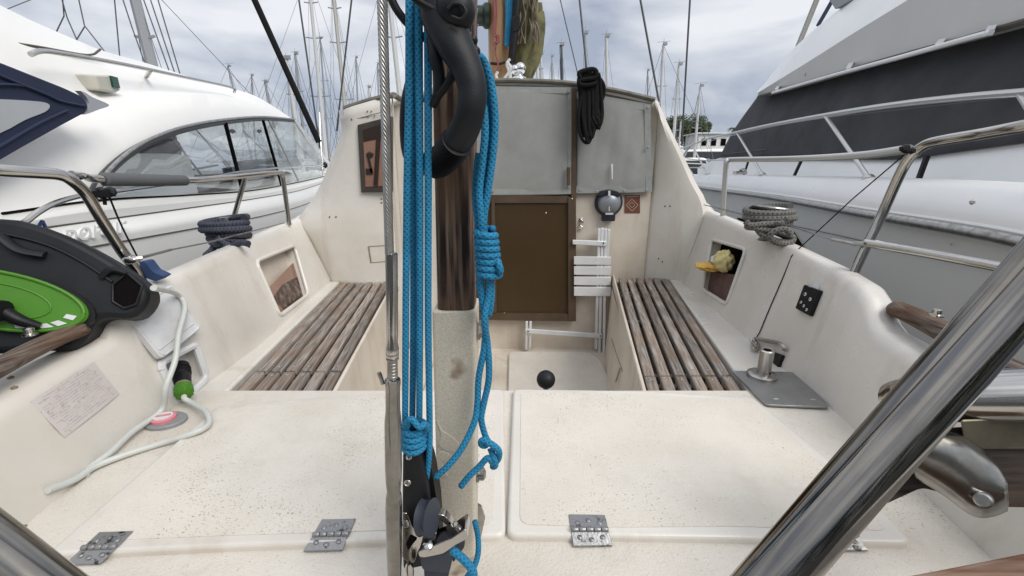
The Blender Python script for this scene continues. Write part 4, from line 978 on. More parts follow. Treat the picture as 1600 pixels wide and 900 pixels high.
P2 = [aY(240, 450, .955)]+lay([(258, 462, .03), (270, 482, .035)], rc)+[aP(279, 522, plugc, nPO, .055), aP(274, 562, plugc, nPO, .062), aP(259, 605, plugc, nPO, .055)]+lay([(238, 645, .025), (210, 685, .018), (175, 716, .014), (145, 735, .01), (125, 745, .008)], rc)
b = B(); tube(b, P2, rc, 12, 8); obj('cable_run', b, lgrey, cab)
# --- deck filler cap
c, n = scast(257, 657, ('aft_deck', 'coaming'))
e1 = hp(221, 668, DZ+.004); e2 = hp(296, 648, DZ+.004); c = e1.lerp(e2, .5); R_ = (e1-e2).length/2
t = thing('deck_filler_cap', 'round grey deck plate with pink cap on the left side deck', 'deck fitting', c)
b = B(); lathe(b, c, V((0, 0, 1)), ((R_, -.004), (R_, .003), (R_*.93, .006)), 36)
for v in b.verts: v.co = c+V((v.co.x-c.x, (v.co.y-c.y)*.8, v.co.z-c.z))
obj('deck_plate', b, grey, t)
c2 = hp(256, 654, DZ+.012)
b = B(); lathe(b, c2, V((0, 0, 1)), ((R_*.56, -.004), (R_*.56, .005), (R_*.50, .007)), 30); obj('pink_cap', b, red, t)
b = B(); lathe(b, c2, V((0, 0, 1)), ((R_*.42, .004), (R_*.42, .0078)), 30); obj('cap_face', b, wplastic, t)
b = B(); bar(b, c2+V((-R_*.3, -.004, .008)), c2+V((R_*.3, .006, .008)), .006, .004); obj('cap_bar', b, red, t, smooth=False)
# --- faded label sticker, writing too worn to read
def decal(name, pix, off, mat, parent=None, th=.001):
    pp = wallpts(pix); n = fit_n(pp); b = B(); slab(b, [p+n*off for p, _ in pp], -n*th); return obj(name, b, mat, parent, smooth=False), [p for p, _ in pp], n
o, P, n = decal('worn_sticker', ((46, 628), (146, 566), (186, 616), (100, 684)), .0018, M('worn_sticker_face', (.60, .56, .54), .6, col2=(.55, .5, .48), nscale=12, speck=(.40, .37, .36), spscale=110, spthr=.80))
o['label'] = 'worn illegible notice sticker on the left coaming'; o['category'] = 'sticker'
b = B(); rr = random.Random(2)
for k in range(15):
    y = .06+k*.06
    x = .05
    while x < .9:
        w_ = rr.uniform(.02, .08); 
        if rr.random() < .8: bar(b, pq(P, x, y)+n*.0023, pq(P, min(.95, x+w_), y)+n*.0023, .0012, .0006, n)
        x += w_+.015
obj('faded_print', b, ink, o, smooth=False)
# --- brown sticker with diamond on bulkhead
sY = YB-.003
b = rectpx(976, 305, 1000, 333, sY, .002); s = obj('maroon_sticker', b, stick, None, smooth=False); s['label'] = 'small maroon sticker with diamond emblem right of the round grey lamp'; s['category'] = 'sticker'
b = B()
dm = [aY(u, v, sY-.001) for u, v in ((987.5, 311), (997, 320.5), (987.5, 330), (978.5, 320.5))]
for i in range(4): bar(b, dm[i], dm[(i+1) % 4], .003, .001, V((0, 1, 0)))
dm = [aY(u, v, sY-.001) for u, v in ((987.5, 316), (992, 320.5), (987.5, 325), (983, 320.5))]
for i in range(4): bar(b, dm[i], dm[(i+1) % 4], .002, .001, V((0, 1, 0)))
bar(b, aY(979, 307.5, sY-.001), aY(998, 307, sY-.001), .003, .001, V((0, 1, 0)))
obj('sticker_emblem', b, stickp, s, smooth=False)
# --- round grey dome lamp
c = aY(952, 317, YB-.03); k = px(2.55)
t = thing('dome_lamp', 'round grey and navy dome lamp on the bulkhead under the canvas', 'lamp', c)
b = B(); lathe(b, c+V((0, .03, 0)), V((0, -1, 0)), ((21*k, 0), (21*k, .02), (18*k, .035), (12*k, .045)), 32); box(b, c+V((0, .005, -20*k)), (20*k, .03, 14*k)); obj('lamp_base', b, M('navy_plastic', (.015, .018, .03), .45), t, bevel=.006)
b = B(); lathe(b, c+V((0, .012, .0)), V((0, -1, 0)), ((17.5*k, -.004), (17*k, .018), (13*k, .034), (7*k, .046), (.001, .05)), 32); obj('lamp_dome', b, M('silver_plastic', (.24, .26, .28), .35, .3), t)
b = B(); slab(b, rnd([aY(u, v, c.y-.03) for u, v in ((934, 307), (938, 299), (952, 296), (966, 299), (970, 307), (952, 303))], .008), (0, .03, 0)); obj('lamp_hood', b, M('navy_plastic2', (.012, .014, .025), .45), t, bevel=.004)
b = B(); bar(b, aY(952, 298, c.y-.037), aY(952, 306, c.y-.037), .012, .006, V((0, 1, 0))); bar(b, aY(952, 323, c.y-.043), aY(952, 330, c.y-.040), .006, .004, V((0, 1, 0))); bar(b, aY(946, 334, c.y-.03), aY(958, 334, c.y-.03), .010, .006, V((0, 1, 0))); obj('lamp_switch', b, lgrey, t, smooth=False)
# --- small shackle hook left of lamp
t = thing('wall_hook', 'tarnished little swivel hook above the folding chair', 'hook', aY(908, 350, YB))
b = B(); lathe(b, aY(908, 343, YB), V((0, -1, 0)), ((.012, 0), (.012, .006), (.006, .009)), 12); tube(b, [aY(u, v, YB-.015) for u, v in ((907, 342), (911, 347), (906, 351), (911, 356), (905, 357))], .004, 6); obj('hook', b, steel_b, t)
# --- knob on left wing panel foot
p = aY(536, 437, YLf-.03); t = thing('bungee_knob', 'small black round knob at the forward end of the left bench', 'knob', p)
b = B(); lathe(b, p+V((0, .02, 0)), V((0, -1, 0)), ((.012, 0), (.012, .012), (.022, .016), (.022, .026), (.01, .032)), 16); obj('knob', b, black, t)
# --- black ball (gear knob) in the well
p = aY(853, 593, 1.35); p2 = p
t = thing('ball_lever', 'black ball topped lever standing in the cockpit well', 'lever', (p.x, p.y, FZ))
b = B(); join_ico(b, p, (14.8*px(1.48),)*3, 3); obj('ball_knob', b, black2, t)
b = B(); tube(b, [V((p.x, p.y, FZ)), p], .009, 10); obj('shaft', b, steel_b, t)
# --- folded aluminium steps / chair
CHY = YB-.05
t = thing('folding_chair', 'folded white aluminium chair leaning against the bulkhead by the door', 'folding chair', aY(885, 545, CHY))
def cb(u0, v0, u1, v1, Y, w_, h=.012):
    b = B(); bar(b, aY(u0, v0, Y), aY(u1, v1, Y), w_, h, V((0, 1, 0))); return b
for v0, v1 in ((401, 414), (416.5, 430), (432.5, 446), (448.5, 463)):
    b = B(); slab(b, [aY(u, v, CHY-.02) for u, v in ((897, v0), (955, v0+.5), (954, v1), (897, v1-.5))], (0, .012, 0)); obj('seat_slat', b, alu, t, bevel=.002)
b = B(); slab(b, [aY(u, v, CHY-.02) for u, v in ((895, 375), (948, 377), (948, 385), (895, 382))], (0, .015, 0)); obj('back_rail', b, alu, t, bevel=.003)
for (a, q) in (((936, 357, 933, 545)), ((941, 357, 938, 552)), ((946, 357, 941, 551)), ((951, 358, 946, 470))) and [((936, 357), (931, 545)), ((941, 356), (936, 551)), ((946, 357), (943, 551)), ((951, 358), (949, 400))]:
    b = B(); bar(b, aY(*a, CHY), aY(*q, CHY), .016, .022, V((0, 1, 0))); obj('leg', b, alu, t, bevel=.003)
for (a, q) in (((823, 502), (822, 546)), ((829, 502), (828, 543))):
    b = B(); bar(b, aY(*a, CHY), aY(*q, CHY), .014, .022, V((0, 1, 0))); obj('leg', b, alu, t, bevel=.003)
b = B(); slab(b, [aY(u, v, CHY-.022) for u, v in ((821, 514), (941, 522), (941, 529), (821, 521))], (0, .012, 0)); obj('foot_rail', b, alu, t, bevel=.003)
b = B()
for u, v in ((825, 518), (938, 525), (943, 380)): lathe(b, aY(u, v, CHY-.022), V((0, -1, 0)), ((.005, 0), (.004, .003)), 8)
obj('rivet', b, dark, t)
# --- remote keypad on right coaming
kp = wallpts([(1263, 446), (1287, 455), (1271, 495), (1249, 483)]); n = fit_n(kp); P4 = [p+n*.014 for p, _ in kp]
b = B(); slab(b, rnd(P4, .004), -n*.014); K = obj('control_keypad', b, black, None, bevel=.002); K['label'] = 'small black control keypad with five white buttons on the right coaming'; K['category'] = 'keypad'
for s_, t_, r0 in ((.32, .33, .0055), (.72, .43, .0055), (.25, .68, .0045), (.5, .76, .0045), (.75, .84, .0045)):
    b = B(); q = pq(P4, s_, t_); lathe(b, q, n, ((r0, -.001), (r0, .0015), (r0*.7, .002)), 14); o = obj('button', b, wplastic, K)
    b = B(); lathe(b, q+n*.002, n, ((r0*.45, -.001), (r0*.45, .0006)), 10); obj('symbol', b, black, o)
b = B(); bar(b, P4[0].lerp(P4[1], .3)+n*.0005, P4[0].lerp(P4[1], .5)+n*.0005+(P4[0]-P4[3]).normalized()*.0001, .001, .001, n)
q = P4[0].lerp(P4[1], .55); bb_ = (P4[0]-P4[3]).normalized()
slab(b, [q-(P4[1]-P4[0])*.3-n*.008, q+(P4[1]-P4[0])*.2-n*.008, q+bb_*.022+(P4[1]-P4[0])*.12-n*.012], -n*.004); obj('bracket_tab', b, alu, K, smooth=False)
# --- thin black line over the right coaming with shackle
t0 = thing('black_cord', 'thin black cord running from the right rail over the coaming to the shackle', 'cord', aZ(1180, 540, BZ))
pe = lay([(1238, 400, .002), (1225, 432, .002), (1205, 478, .002), (1188, 520, .003), (1183, 530, .006)], .003)
pt, _n = scast(1243, 390, ('coaming',))
railp = aY(1420, 236, 1.25)
P = [railp, aY(1333, 310, 1.36), aY(1250, 387, 1.462)]+pe
b = B(); tube(b, P, .0018, 6, smooth=False); obj('cord_line', b, blackrope, t0)
c = pe[-1]
sh = thing('snap_shackle', 'steel snap shackle hanging at the end of the black cord', 'shackle', c)
b = B(); tube(b, lay([(1180, 530, .012), (1174, 540, .014), (1177, 552, .014), (1184, 545, .012), (1182, 531, .012)], .01), .005, 8); obj('shackle_bow', b, steel, sh)
b = B(); tube(b, lay([(1185, 530, .012), (1205, 535, .018), (1228, 541, .02), (1232, 547, .01), (1226, 546, .004)], .01), .0055, 8)
tube(b, lay([(1188, 530, .012), (1206, 533, .01), (1224, 537, .01)], .01), .004, 8)
obj('latch_arm', b, steel_b, sh)
pb4 = wallpts([(1206, 548), (1228, 556), (1220, 577), (1204, 566)]); n = fit_n(pb4)
b = B(); slab(b, rnd([p+n*.012 for p, _ in pb4], .004), -n*.011); obj('latch_pad', b, black, sh, bevel=.002)
# --- steel plate with post
P = [hp(*p, BZ+.016) for p in ((1143, 579), (1245, 581), (1297, 636), (1198, 632))]
PT = thing('post_base', 'grey steel plate with short tubular socket on the right side deck', 'deck fitting', P[0].lerp(P[2], .5))
b = B(); slab(b, rnd(P, .012), (0, 0, -.006)); obj('base_plate', b, dsteel, PT, bevel=.001)
c = hp(1190, 588, BZ+.016)
b = B(); lathe(b, c, V((0, 0, 1)), ((.041, -.002), (.041, .008), (.037, .011), (.02, .012)), 32); obj('flange', b, steel_b, PT)
tz = aY(1196, 548, c.y).z-c.z
b = B(); lathe(b, c+V((.004, 0, 0)), V((0, 0, 1)), ((.019, .004), (.019, tz), (.015, tz+.003), (.012, tz+.002)), 28); obj('socket_tube', b, M('satin_socket', (.55, .54, .51), .28, 1), PT)
b = B(); lathe(b, c+V((.004, 0, 0)), V((0, 0, 1)), ((.011, tz-.01), (.011, tz+.0035)), 20); join_ico(b, c+V((.012, -.017, .018)), (.004, .003, .004)); obj('socket_hole', b, dark, PT)
b = B()
for u, v in ((1212, 623), (1270, 624)): q = hp(u, v, BZ+.017); bar(b, q-V((.006, .001, 0)), q+V((.006, -.001, 0)), .002, .002)
obj('plate_slot', b, wplastic, PT, smooth=False)

# --- hoses of mooring rope on cleats
def cleat_rope(cu, cv, Y, sx_, mat, label, kind):
    c = aY(cu, cv, Y); k = px(Y/.98)
    t = thing('rope_on_cleat', label, 'mooring rope', c-V((0, 0, .06)))
    b = B(); lathe(b, c-V((0, 0, 30*k)), V((0, 0, 1)), ((.03, 0), (.022, .01), (.02, 52*k)), 14); obj('bollard_post', b, steel_b, t)
    rr = random.Random(int(cu)); P = []
    turns = 4; H = 32*k; r0 = sx_*k
    for i in range(turns*12+1):
        a = i/12*2*PI; z = H*.62-H*i/(turns*12)*1.05
        R_ = r0*(1+.10*math.sin(i*.37)+.10*math.sin(i*.11)); P.append(c+V((math.cos(a)*R_, math.sin(a)*R_*.8, z+.006*math.sin(a*1.0+1+i*.05))))
    b = B(); tube(b, P, 5.2*k, 10, 2); obj('rope_turns', b, mat, t)
    return t, c, k
t, c, k = cleat_rope(355, 362, 1.72, 29, dockrope, 'navy mooring rope wound on a cleat on the left coaming', 0)
b = B()
for P_ in ([(335, 385), (330, 392), (322, 400), (332, 404), (352, 395), (366, 384), (378, 379), (388, 381)], [(330, 378), (338, 384), (352, 383), (356, 390), (345, 400), (330, 404)], [(388, 382), (375, 388), (352, 381), (338, 371)]): tube(b, [aY(u, v, 1.66-.012*i) for i, (u, v) in enumerate(P_)], 4.8*px(1.7), 10, 6)
obj('rope_tail', b, dockrope, t)
t, c, k = cleat_rope(1201, 345, 1.62, 30, oldrope, 'grey brown mooring rope wound on a bollard on the right coaming', 1)
b = B(); lathe(b, aY(1205, 324, 1.62), V((.1, 0, 1)), ((24*k, -.012), (27*k, .0), (26*k, .004), (10*k, .006)), 24); obj('bollard_head', b, steel_b, t)
b = B()
for P_ in ([(1172, 350), (1180, 356), (1200, 360), (1222, 364), (1238, 370), (1236, 378), (1218, 380), (1204, 372), (1208, 362), (1226, 358), (1236, 366)], [(1165, 346), (1172, 352), (1196, 350), (1224, 348), (1232, 341)], [(1180, 352), (1190, 366), (1212, 376), (1232, 378)], [(1224, 330), (1220, 345), (1229, 350)]): tube(b, [aY(u, v, 1.56-.006*i) for i, (u, v) in enumerate(P_)], 4.6*px(1.6), 10, 6)
obj('rope_tail', b, oldrope, t)

# ============================================================ OUR RAILS
def rail(name, label, P, r, mat=steel, seg=20):
    t = thing(name, label, 'railing', V((P[-1].x, P[-1].y, P[-1].z))); return t
t = thing('stern_rail', 'bent stainless stern rail rising from the left coaming', 'railing', aY(217, 418, 1.12))
b = B(); tube(b, [aY(-60, 259, .86), aY(0, 266, .90), aY(60, 270, .95), aY(92, 273, .98), aY(112, 282, 1.0), aY(135, 304, 1.03), aY(160, 345, 1.06), aY(190, 392, 1.09), aY(214, 424, 1.11), aY(224, 448, 1.12)], .0125, 16, 8); obj('rail_tube', b, steel, t)
b = B(); join_ico(b, aY(205, 406, 1.07), (.022, .014, .012), 2); tube(b, [aY(212, 404, 1.06), aY(222, 403, 1.07)], .006, 8); obj('rail_lug', b, steel, t)
b = B(); tube(b, [aY(217, 403, 1.07), aY(230, 400, 1.1), aY(268, 390, 1.2)], .004, 8, smooth=False); tube(b, [aY(268, 390, 1.2), aY(325, 379, 1.35), aY(445, 348, 2.0)], .0025, 6, smooth=False); obj('lifeline', b, steel_b, t)
t = thing('side_rail', 'left side rail with grey foam sleeve between stern rail and cabin', 'railing', aY(452, 350, 2.15))
b = B(); tube(b, [aY(112, 272, 1.03), aY(130, 274, 1.1), aY(160, 280, 1.2), aY(290, 282, 1.5), aY(360, 277, 1.8), aY(432, 270, 2.1), aY(440, 273, 2.14), aY(443, 285, 2.15), aY(452, 352, 2.15)], [.008, .008, .011, .011, .011, .011, .011, .011, .011], 14, 6); tube(b, [aY(384, 276, 1.9), aY(364, 344, 1.92)], .0105, 10); obj('rail_tube', b, steel, t)
b = B(); tube(b, [aY(160, 280, 1.2), aY(163, 280, 1.207), aY(225, 281.5, 1.33), aY(288, 282, 1.49), aY(291, 282, 1.50)], [.012, .0185, .0185, .0175, .012], 14, smooth=False); obj('foam_sleeve', b, foam, t)
b = B(); join_ico(b, aY(124, 275, 1.08), (.014, .014, .01)); obj('rail_joint', b, black, t)
b = B(); join_ico(b, aY(132, 275, 1.08), (.009, .009, .008)); obj('rail_bolt', b, steel, t)
t = thing('black_knot', 'black tape clamp with cord hanging by the left stern rail bend', 'clamp', aY(168, 302, 1.1))
b = B(); rr = random.Random(1)
for k in range(12): join_ico(b, aY(167+rr.uniform(-12, 9), 302+rr.uniform(-5, 4), 1.08), (.012, .010, .009))
bar(b, aY(150, 303, 1.08), aY(176, 302, 1.08), .016, .016); obj('clamp_body', b, black, t, smooth=False)
b = B(); tube(b, [aY(171, 308, 1.08), aY(190, 353, 1.1), aY(214, 400, 1.12)], .0024, 6); tube(b, [aY(163, 306, 1.08), aY(164, 320, 1.08)], .004, 6); obj('clamp_cord', b, blackrope, t)
t = thing('blue_strap', 'dark blue webbing strap at the foot of the left stern rail', 'strap', aY(232, 430, 1.15))
b = B(); slab(b, rnd([aY(u, v, 1.13) for u, v in ((216, 409), (226, 408), (238, 424), (256, 432), (243, 440), (226, 434))], .005), (0, .03, 0)); obj('webbing', b, bluefab, t, bevel=.003)
t = thing('stern_rail', 'bent stainless stern rail on the right with mid bar', 'railing', aY(1337, 428, 1.2))
b = B(); tube(b, [aY(1700, 178, .82), aY(1600, 197, .9), aY(1530, 210, 1.0), aY(1475, 219, 1.08), aY(1445, 227, 1.13), aY(1422, 246, 1.16), aY(1405, 275, 1.18), aY(1378, 335, 1.2), aY(1352, 388, 1.2), aY(1330, 436, 1.2)], .0125, 16, 8)
tube(b, [aY(1352, 379, 1.19), aY(1450, 396, 1.06), aY(1562, 417, .93), aY(1640, 433, .85)], .0115, 14); obj('rail_tube', b, steel, t)
b = B(); tube(b, [aY(1350, 380, 1.18), aY(1332, 381, 1.2)], .006, 8); tube(b, [aY(1335, 381, 1.2), aY(1300, 374, 1.26)], .005, 8); tube(b, [aY(1300, 374, 1.26), aY(1234, 353, 1.45), aY(1100, 320, 2.2)], .0023, 6, smooth=False); obj('lifeline', b, steel_b, t)
t = thing('side_rail', 'right side rail between stern rail and cabin wing', 'railing', aY(1130, 340, 2.15))
b = B(); tube(b, [aY(1420, 233, 1.15), aY(1340, 243, 1.4), aY(1240, 248, 1.8), aY(1145, 249.5, 2.13), aY(1136, 252, 2.15), aY(1134, 262, 2.15), aY(1129, 341, 2.15)], .0115, 14, 6); obj('rail_tube', b, M('white_sleeve_rail', (.55, .55, .53), .3, .6), t)
b = B()
for k in range(7): join_ico(b, aY(1418+rr.uniform(-7, 9), 234+rr.uniform(-4, 6), 1.12), (.010, .010, .009))
obj('rail_lashing', b, black, t)

# wooden grab rails on the coaming
def woodrail(label, pts, r, bolt, Yb):
    t = thing('wooden_rail', label, 'handrail', pts[0]); b = B(); tube(b, pts, r, 14, 5, flat=.72); obj('timber', b, teakdk, t)
    b = B(); lathe(b, bolt, V((0, 0, 1)), ((.014, -.002), (.014, .001), (.0085, .003), (.0085, .012), (.004, .015)), 14); obj('bolt', b, steel, t); return t
def onr(u, v): 
    return aY(u, v, .8)
woodrail('worn wooden rail in front of the cable reel on the left', [aZ(138, 510, -.345), aZ(128, 514, -.348), aZ(90, 528, -.352), aZ(40, 552, -.36), aZ(-40, 594, -.365), aZ(-160, 650, -.37)], [.014, .022, .0235, .0245, .025, .025], aZ(47, 522, -.333), 0)
woodrail('worn wooden rail with bolt on the right coaming', [aZ(1392, 478, -.335), aZ(1400, 482, -.338), aZ(1430, 495, -.345), aZ(1465, 513, -.352), aZ(1540, 556, -.36), aZ(1650, 620, -.37)], [.018, .027, .029, .030, .031, .031], aZ(1463, 492, -.316), 0)
b = B()
for u, v in ((17, 591), (23, 607), (38, 822)):
    p, n = scast(u, v, ('coaming', 'aft_deck'))
    if p: join_ico(b, p, (.006, .006, .006) if u < 30 else (.006, .003, .003))
if len(b.verts): obj('drill_holes', b, M('hole_filler', (.2, .15, .1), .8), SB)

# near steel tubes close to the photographer
t = thing('ladder_tube', 'thick polished steel ladder tube crossing the lower right corner', 'steel tube', (aY(1200, 920, .22)))
def aD(u, v, D): return ray(u, v)*D
b = B(); tube(b, [aD(1750, 277, .31), aD(1200, 912, .31), aD(1050, 1085, .31)], .0192, 48, smooth=False); obj('tube', b, M('polished_steel', (.235, .22, .20), .1, 1, col2=(.13, .12, .10), nscale=9, ncon=(.4, .75)), t)
t = thing('ladder_tube', 'polished steel ladder tube entering the lower left corner', 'steel tube', aD(40, 880, .33))
b = B(); tube(b, [aD(-150, 752, .33)*1+(aD(-150, 752, .33)-aD(120, 960, .33))*1.5, aD(-150, 752, .33), aD(0, 867, .33), aD(120, 960, .33), aD(120, 960, .33)+(aD(120, 960, .33)-aD(-150, 752, .33))*.9], .0195, 48, smooth=False); obj('tube', b, M('polished_steel_b', (.25, .24, .22), .15, 1, col2=(.17, .16, .14), nscale=9), t)
# boarding ladder assembly at right
t = thing('boarding_ladder', 'folded boarding ladder with chrome tube, timber step and bronze bracket on the right', 'ladder', aD(1560, 720, .62))
b = B(); tube(b, [aD(1405, 628, .64), aD(1425, 625, .62), aD(1480, 620, .58), aD(1750, 612, .50)], [.030, .032, .033, .033], 32, 5); obj('cross_tube', b, steel, t)
b = B(); slab(b, rnd([aD(u, v, .60) for u, v in ((1380, 622), (1396, 606), (1425, 606), (1420, 660), (1368, 665))], .01), ray(1400, 650)*.03); obj('end_fitting', b, bronze, t, bevel=.006)
b = B(); slab(b, rnd([aD(u, v, .56) for u, v in ((1420, 672), (1700, 655), (1700, 795), (1560, 792), (1440, 762), (1352, 802), (1340, 790), (1400, 730))], .008), ray(1500, 720)*.05); obj('timber_step', b, wood('dark_step_wood', (.015, .012, .011), (.085, .07, .06), (.06, .035, .024), 'X', .6, .6), t, bevel=.006)
b = B(); slab(b, [aD(u, v, .545) for u, v in ((1500, 655), (1700, 648), (1700, 702), (1508, 702))], ray(1600, 700)*.03); obj('step_cap', b, M('dull_bronze_strip', (.16, .14, .10), .4, .7, col2=(.1, .085, .06), nscale=20), t, smooth=False, bevel=.003)
rows = []
for pts, dd in ((((1428, 738), (1480, 770), (1520, 799), (1545, 800), (1566, 792)), .545), (((1425, 722), (1475, 752), (1518, 785), (1546, 788), (1567, 778)), .525), (((1430, 700), (1480, 722), (1522, 755), (1548, 762), (1566, 764)), .520), (((1445, 684), (1490, 696), (1528, 722), (1550, 735), (1562, 750)), .528), (((1455, 676), (1495, 684), (1522, 700), (1538, 714), (1548, 728)), .548)):
    rows.append([aD(u, v, dd) for u, v in pts])
obj('bronze_bracket', loft(rows, 24, vsub=5), bronze, t, solid=.006)
c = aD(1536, 782, .507)
b = B(); lathe(b, c, -ray(1536, 783)+V((0, 0, -.3)), ((.0085, -.012), (.0085, .0), (.0065, .0012), (.0065, .0)), 20); obj('bracket_screw', b, steel_b, t)
t = thing('teak_step', 'reddish worn timber board edge in the bottom right corner', 'plank', aD(1550, 895, .45))
b = B(); slab(b, [aD(u, v, .45) for u, v in ((1395, 905), (1500, 885), (1600, 865), (1750, 835), (1750, 1050), (1350, 1050))], ray(1550, 900)*.04); obj('board', b, redteak, t, bevel=.004)

# ============================================================ cable reel on left quarter
rn = V((.50, -1, .42)).normalized(); ro = aY(100, 470, .91)
def rp(u, v, s=0): return aP(u, v, ro, rn, s)
t = thing('cable_reel', 'black cable reel with lime green drum on the left quarter', 'cable reel', rp(60, 545))
hs = [(-120, 345), (0, 340), (45, 347), (100, 366), (150, 392), (186, 414), (222, 440), (232, 458), (228, 476), (212, 494), (190, 499), (152, 498), (138, 520), (112, 548), (60, 548), (-120, 560)]
b = B(); slab(b, catmull([rp(u, v, .0) for u, v in hs], 2), -rn*.10); obj('housing', b, black2, t, bevel=.014, bseg=4)
cG = rp(8, 470, .0); aG = rp(146, 492, .0)-cG; bG = rp(12, 424, .0)-cG
def ell(f, s, n=48, a0=0, a1=2*PI): return [cG+aG*math.cos(a0+(a1-a0)*i/n)*f+bG*math.sin(a0+(a1-a0)*i/n)*f+rn*s for i in range(n+(0 if a1-a0 > 6.28 else 1))]
b = B(); slab(b, ell(1.04, .006), -rn*.02); obj('drum_gap', b, black, t, smooth=False)
b = B(); slab(b, ell(.97, .016), -rn*.012); obj('green_drum', b, green, t, bevel=.004)
b = B(); tube(b, ell(.93, .017)+[ell(.93, .017)[0]], .004, 8, smooth=False, cap=False); tube(b, ell(.55, .016)+[ell(.55, .016)[0]], .0022, 8, smooth=False, cap=False); obj('drum_rim', b, green, t)
b = B()
for a in (-.9, -.62, -1.25, -.25): 
    P = [cG+(aG*math.cos(a+da)+bG*math.sin(a+da))*f+rn*.0175 for da, f in ((-.1, .74), (.1, .74), (.1, .86), (-.1, .86))]; slab(b, P, -rn*.002)
obj('drum_slot', b, wplastic, t, smooth=False)
b = B(); q0 = rp(-60, 480, .0); tube(b, [rp(-30, 480, .03), rp(4, 486, .045)], [.02, .022], 14, smooth=False); tube(b, [rp(4, 486, .03), rp(30, 500, .03), rp(62, 510, .022)], [.014, .012, .008], 12); obj('crank_handle', b, black, t)
b = B(); tube(b, [rp(-40, 360, .004), rp(20, 368, .004), rp(80, 385, .004), rp(130, 410, .004), rp(175, 440, .004)], .003, 6); tube(b, [rp(0, 368, .012), rp(30, 390, .012), rp(70, 398, .01)], .012, 8, flat=.5); obj('housing_rib', b, black2, t)
b = B(); slab(b, rnd([rp(u, v, .002) for u, v in ((178, 444), (200, 430), (219, 448), (211, 473), (194, 479), (178, 469))], .006), -rn*.012)
o = obj('cable_outlet', b, dark, t, smooth=False)
b = B(); tube(b, [rp(u, v, .004) for u, v in ((176, 445), (199, 427), (222, 447), (213, 476), (194, 482), (176, 471), (176, 445))], .003, 8, smooth=False, cap=False); tube(b, [rp(158, 433, .004), rp(174, 421, .012), (rp(198, 426, .01))], .007, 8); obj('outlet_rim', b, black, t)
b = B(); tube(b, [aY(0, 543, .99), aY(18, 520, .99), aY(32, 505, .99)], .012, 10); obj('stand_tube', b, steel_b, t)

# ============================================================ MIZZEN MAST, STAY, ROPES
MY = .55
def ml(u, v, Y): return aY(u, v, Y)
mt = thing('mizzen_mast', 'dark timber mast in a mottled metal shoe standing on the aft deck', 'mast', V((aY(708, 866, MY).x, MY+.03, DZ)))
xl_, xr_ = aY(677, 450, MY-.03).x, aY(741, 450, MY-.03).x
cxm = (xl_+xr_)/2; rw = (xr_-xl_)/2
def rprism(x0, x1, y0, y1, z0, z1, r): 
    b = B(); P = rnd([V((x0, y0, z0)), V((x1, y0, z0)), V((x1, y1, z0)), V((x0, y1, z0))], r, 5); slab(b, P, (0, 0, z1-z0))
    for q in b.verts: q.co.x += .026*(q.co.z+.15)
    return b
zj = aY(710, 487, MY-.03).z
obj('timber', rprism(xl_+.002, xr_-.001, MY-.026, MY+.03, zj-.02, 2.4, .014), mastwood, mt, bevel=.0015)
obj('mast_shoe', rprism(xl_-.003, xr_+.002, MY-.030, MY+.032, DZ, zj, .006), galvshoe, mt, bevel=.002)
for v in (515, 737):
    b = B(); zz = aY(745, v, MY).z; p = V((xr_+.002+.026*(zz+.15), MY-.005, zz)); lathe(b, p, V((1, 0, 0)), ((.012, 0), (.012, .004), (.0095, .0045), (.0095, .011), (.005, .014)), 6 if v < 600 else 12); obj('shoe_bolt', b, bronze, mt)
# raised scroll ornament on the shoe
Yf = MY-.0315
b = B()
for pts in ([(682, 655), (690, 672), (704, 682), (716, 694), (712, 704), (696, 704), (686, 694), (690, 682)], [(682, 745), (680, 722), (688, 706), (702, 712), (690, 724), (700, 745)]):
    slab(b, [aY(u, v, Yf) for u, v in catmull([V((u, v, 0)) for u, v in pts], 4) and [(q.x, q.y) for q in catmull([V((u, v, 0)) for u, v in pts], 4)]], (0, .002, 0))
obj('cast_ornament', b, galvshoe, mt, smooth=False)
bq = B(); slab(bq, [aY(u, v, MY+.03) for u, v in ((741, 785), (752, 792), (758, 810), (752, 838), (742, 850))], (0, .004, 0)); obj('side_fin', bq, steel_b, mt, smooth=False)
# twisted wire stay with turnbuckle
SY = .42
st = thing('wire_stay', 'twisted steel wire stay ending in a long turnbuckle left of the blue ropes', 'rigging wire', aY(613, 900, SY))
b = B(); a_, q_ = aY(596, -40, SY), aY(608.5, 397, SY); n_ = 420
tube(b, [a_.lerp(q_, i/n_) for i in range(n_+1)], 6.9*px(.44), 36, smooth=False, lobes=9, twist=170, depth=.36); obj('wire', b, M('strand_steel', (.36, .35, .33), .35, 1, col2=(.5, .49, .46), nscale=60), st, uvk=True)
k = px(SY)
def sprof(prof):   # (v, radius px)
    return [aY(604+v*.0092+(4 if v > 380 else 1), v, SY) for v, r in prof], [r*k*1.03 for v, r in prof]
for name, pr, mtl in (('swage_terminal', [(395, 8), (396, 9.3), (430, 9.3), (520, 9.3), (535, 8.6), (543, 10.2), (556, 10.2), (560, 8)], steel), ('threaded_rod', [(556, 8.3), (596, 8.3)], steel_b), ('turnbuckle_body', [(590, 8), (593, 13), (600, 13), (606, 12), (640, 12.3), (660, 14.5), (730, 14.8), (750, 14), (768, 12), (775, 14), (790, 15), (860, 14.5), (920, 12.5), (960, 12)], M('stay_steel', (.27, .26, .24), .13, 1, col2=(.15, .14, .125), nscale=25, ncon=(.4, .7)))):
    P, R_ = sprof(pr); b = B(); tube(b, P, R_, 32, smooth=False); obj(name, b, mtl, st)
b = B()
for v in (545, 553, 560): P = aY(604+v*.0092+4, v, SY); lathe(b, P, V((0, 0, 1)), ((10.6*k, -.001), (10.8*k, 0), (10.6*k, .001)), 24)
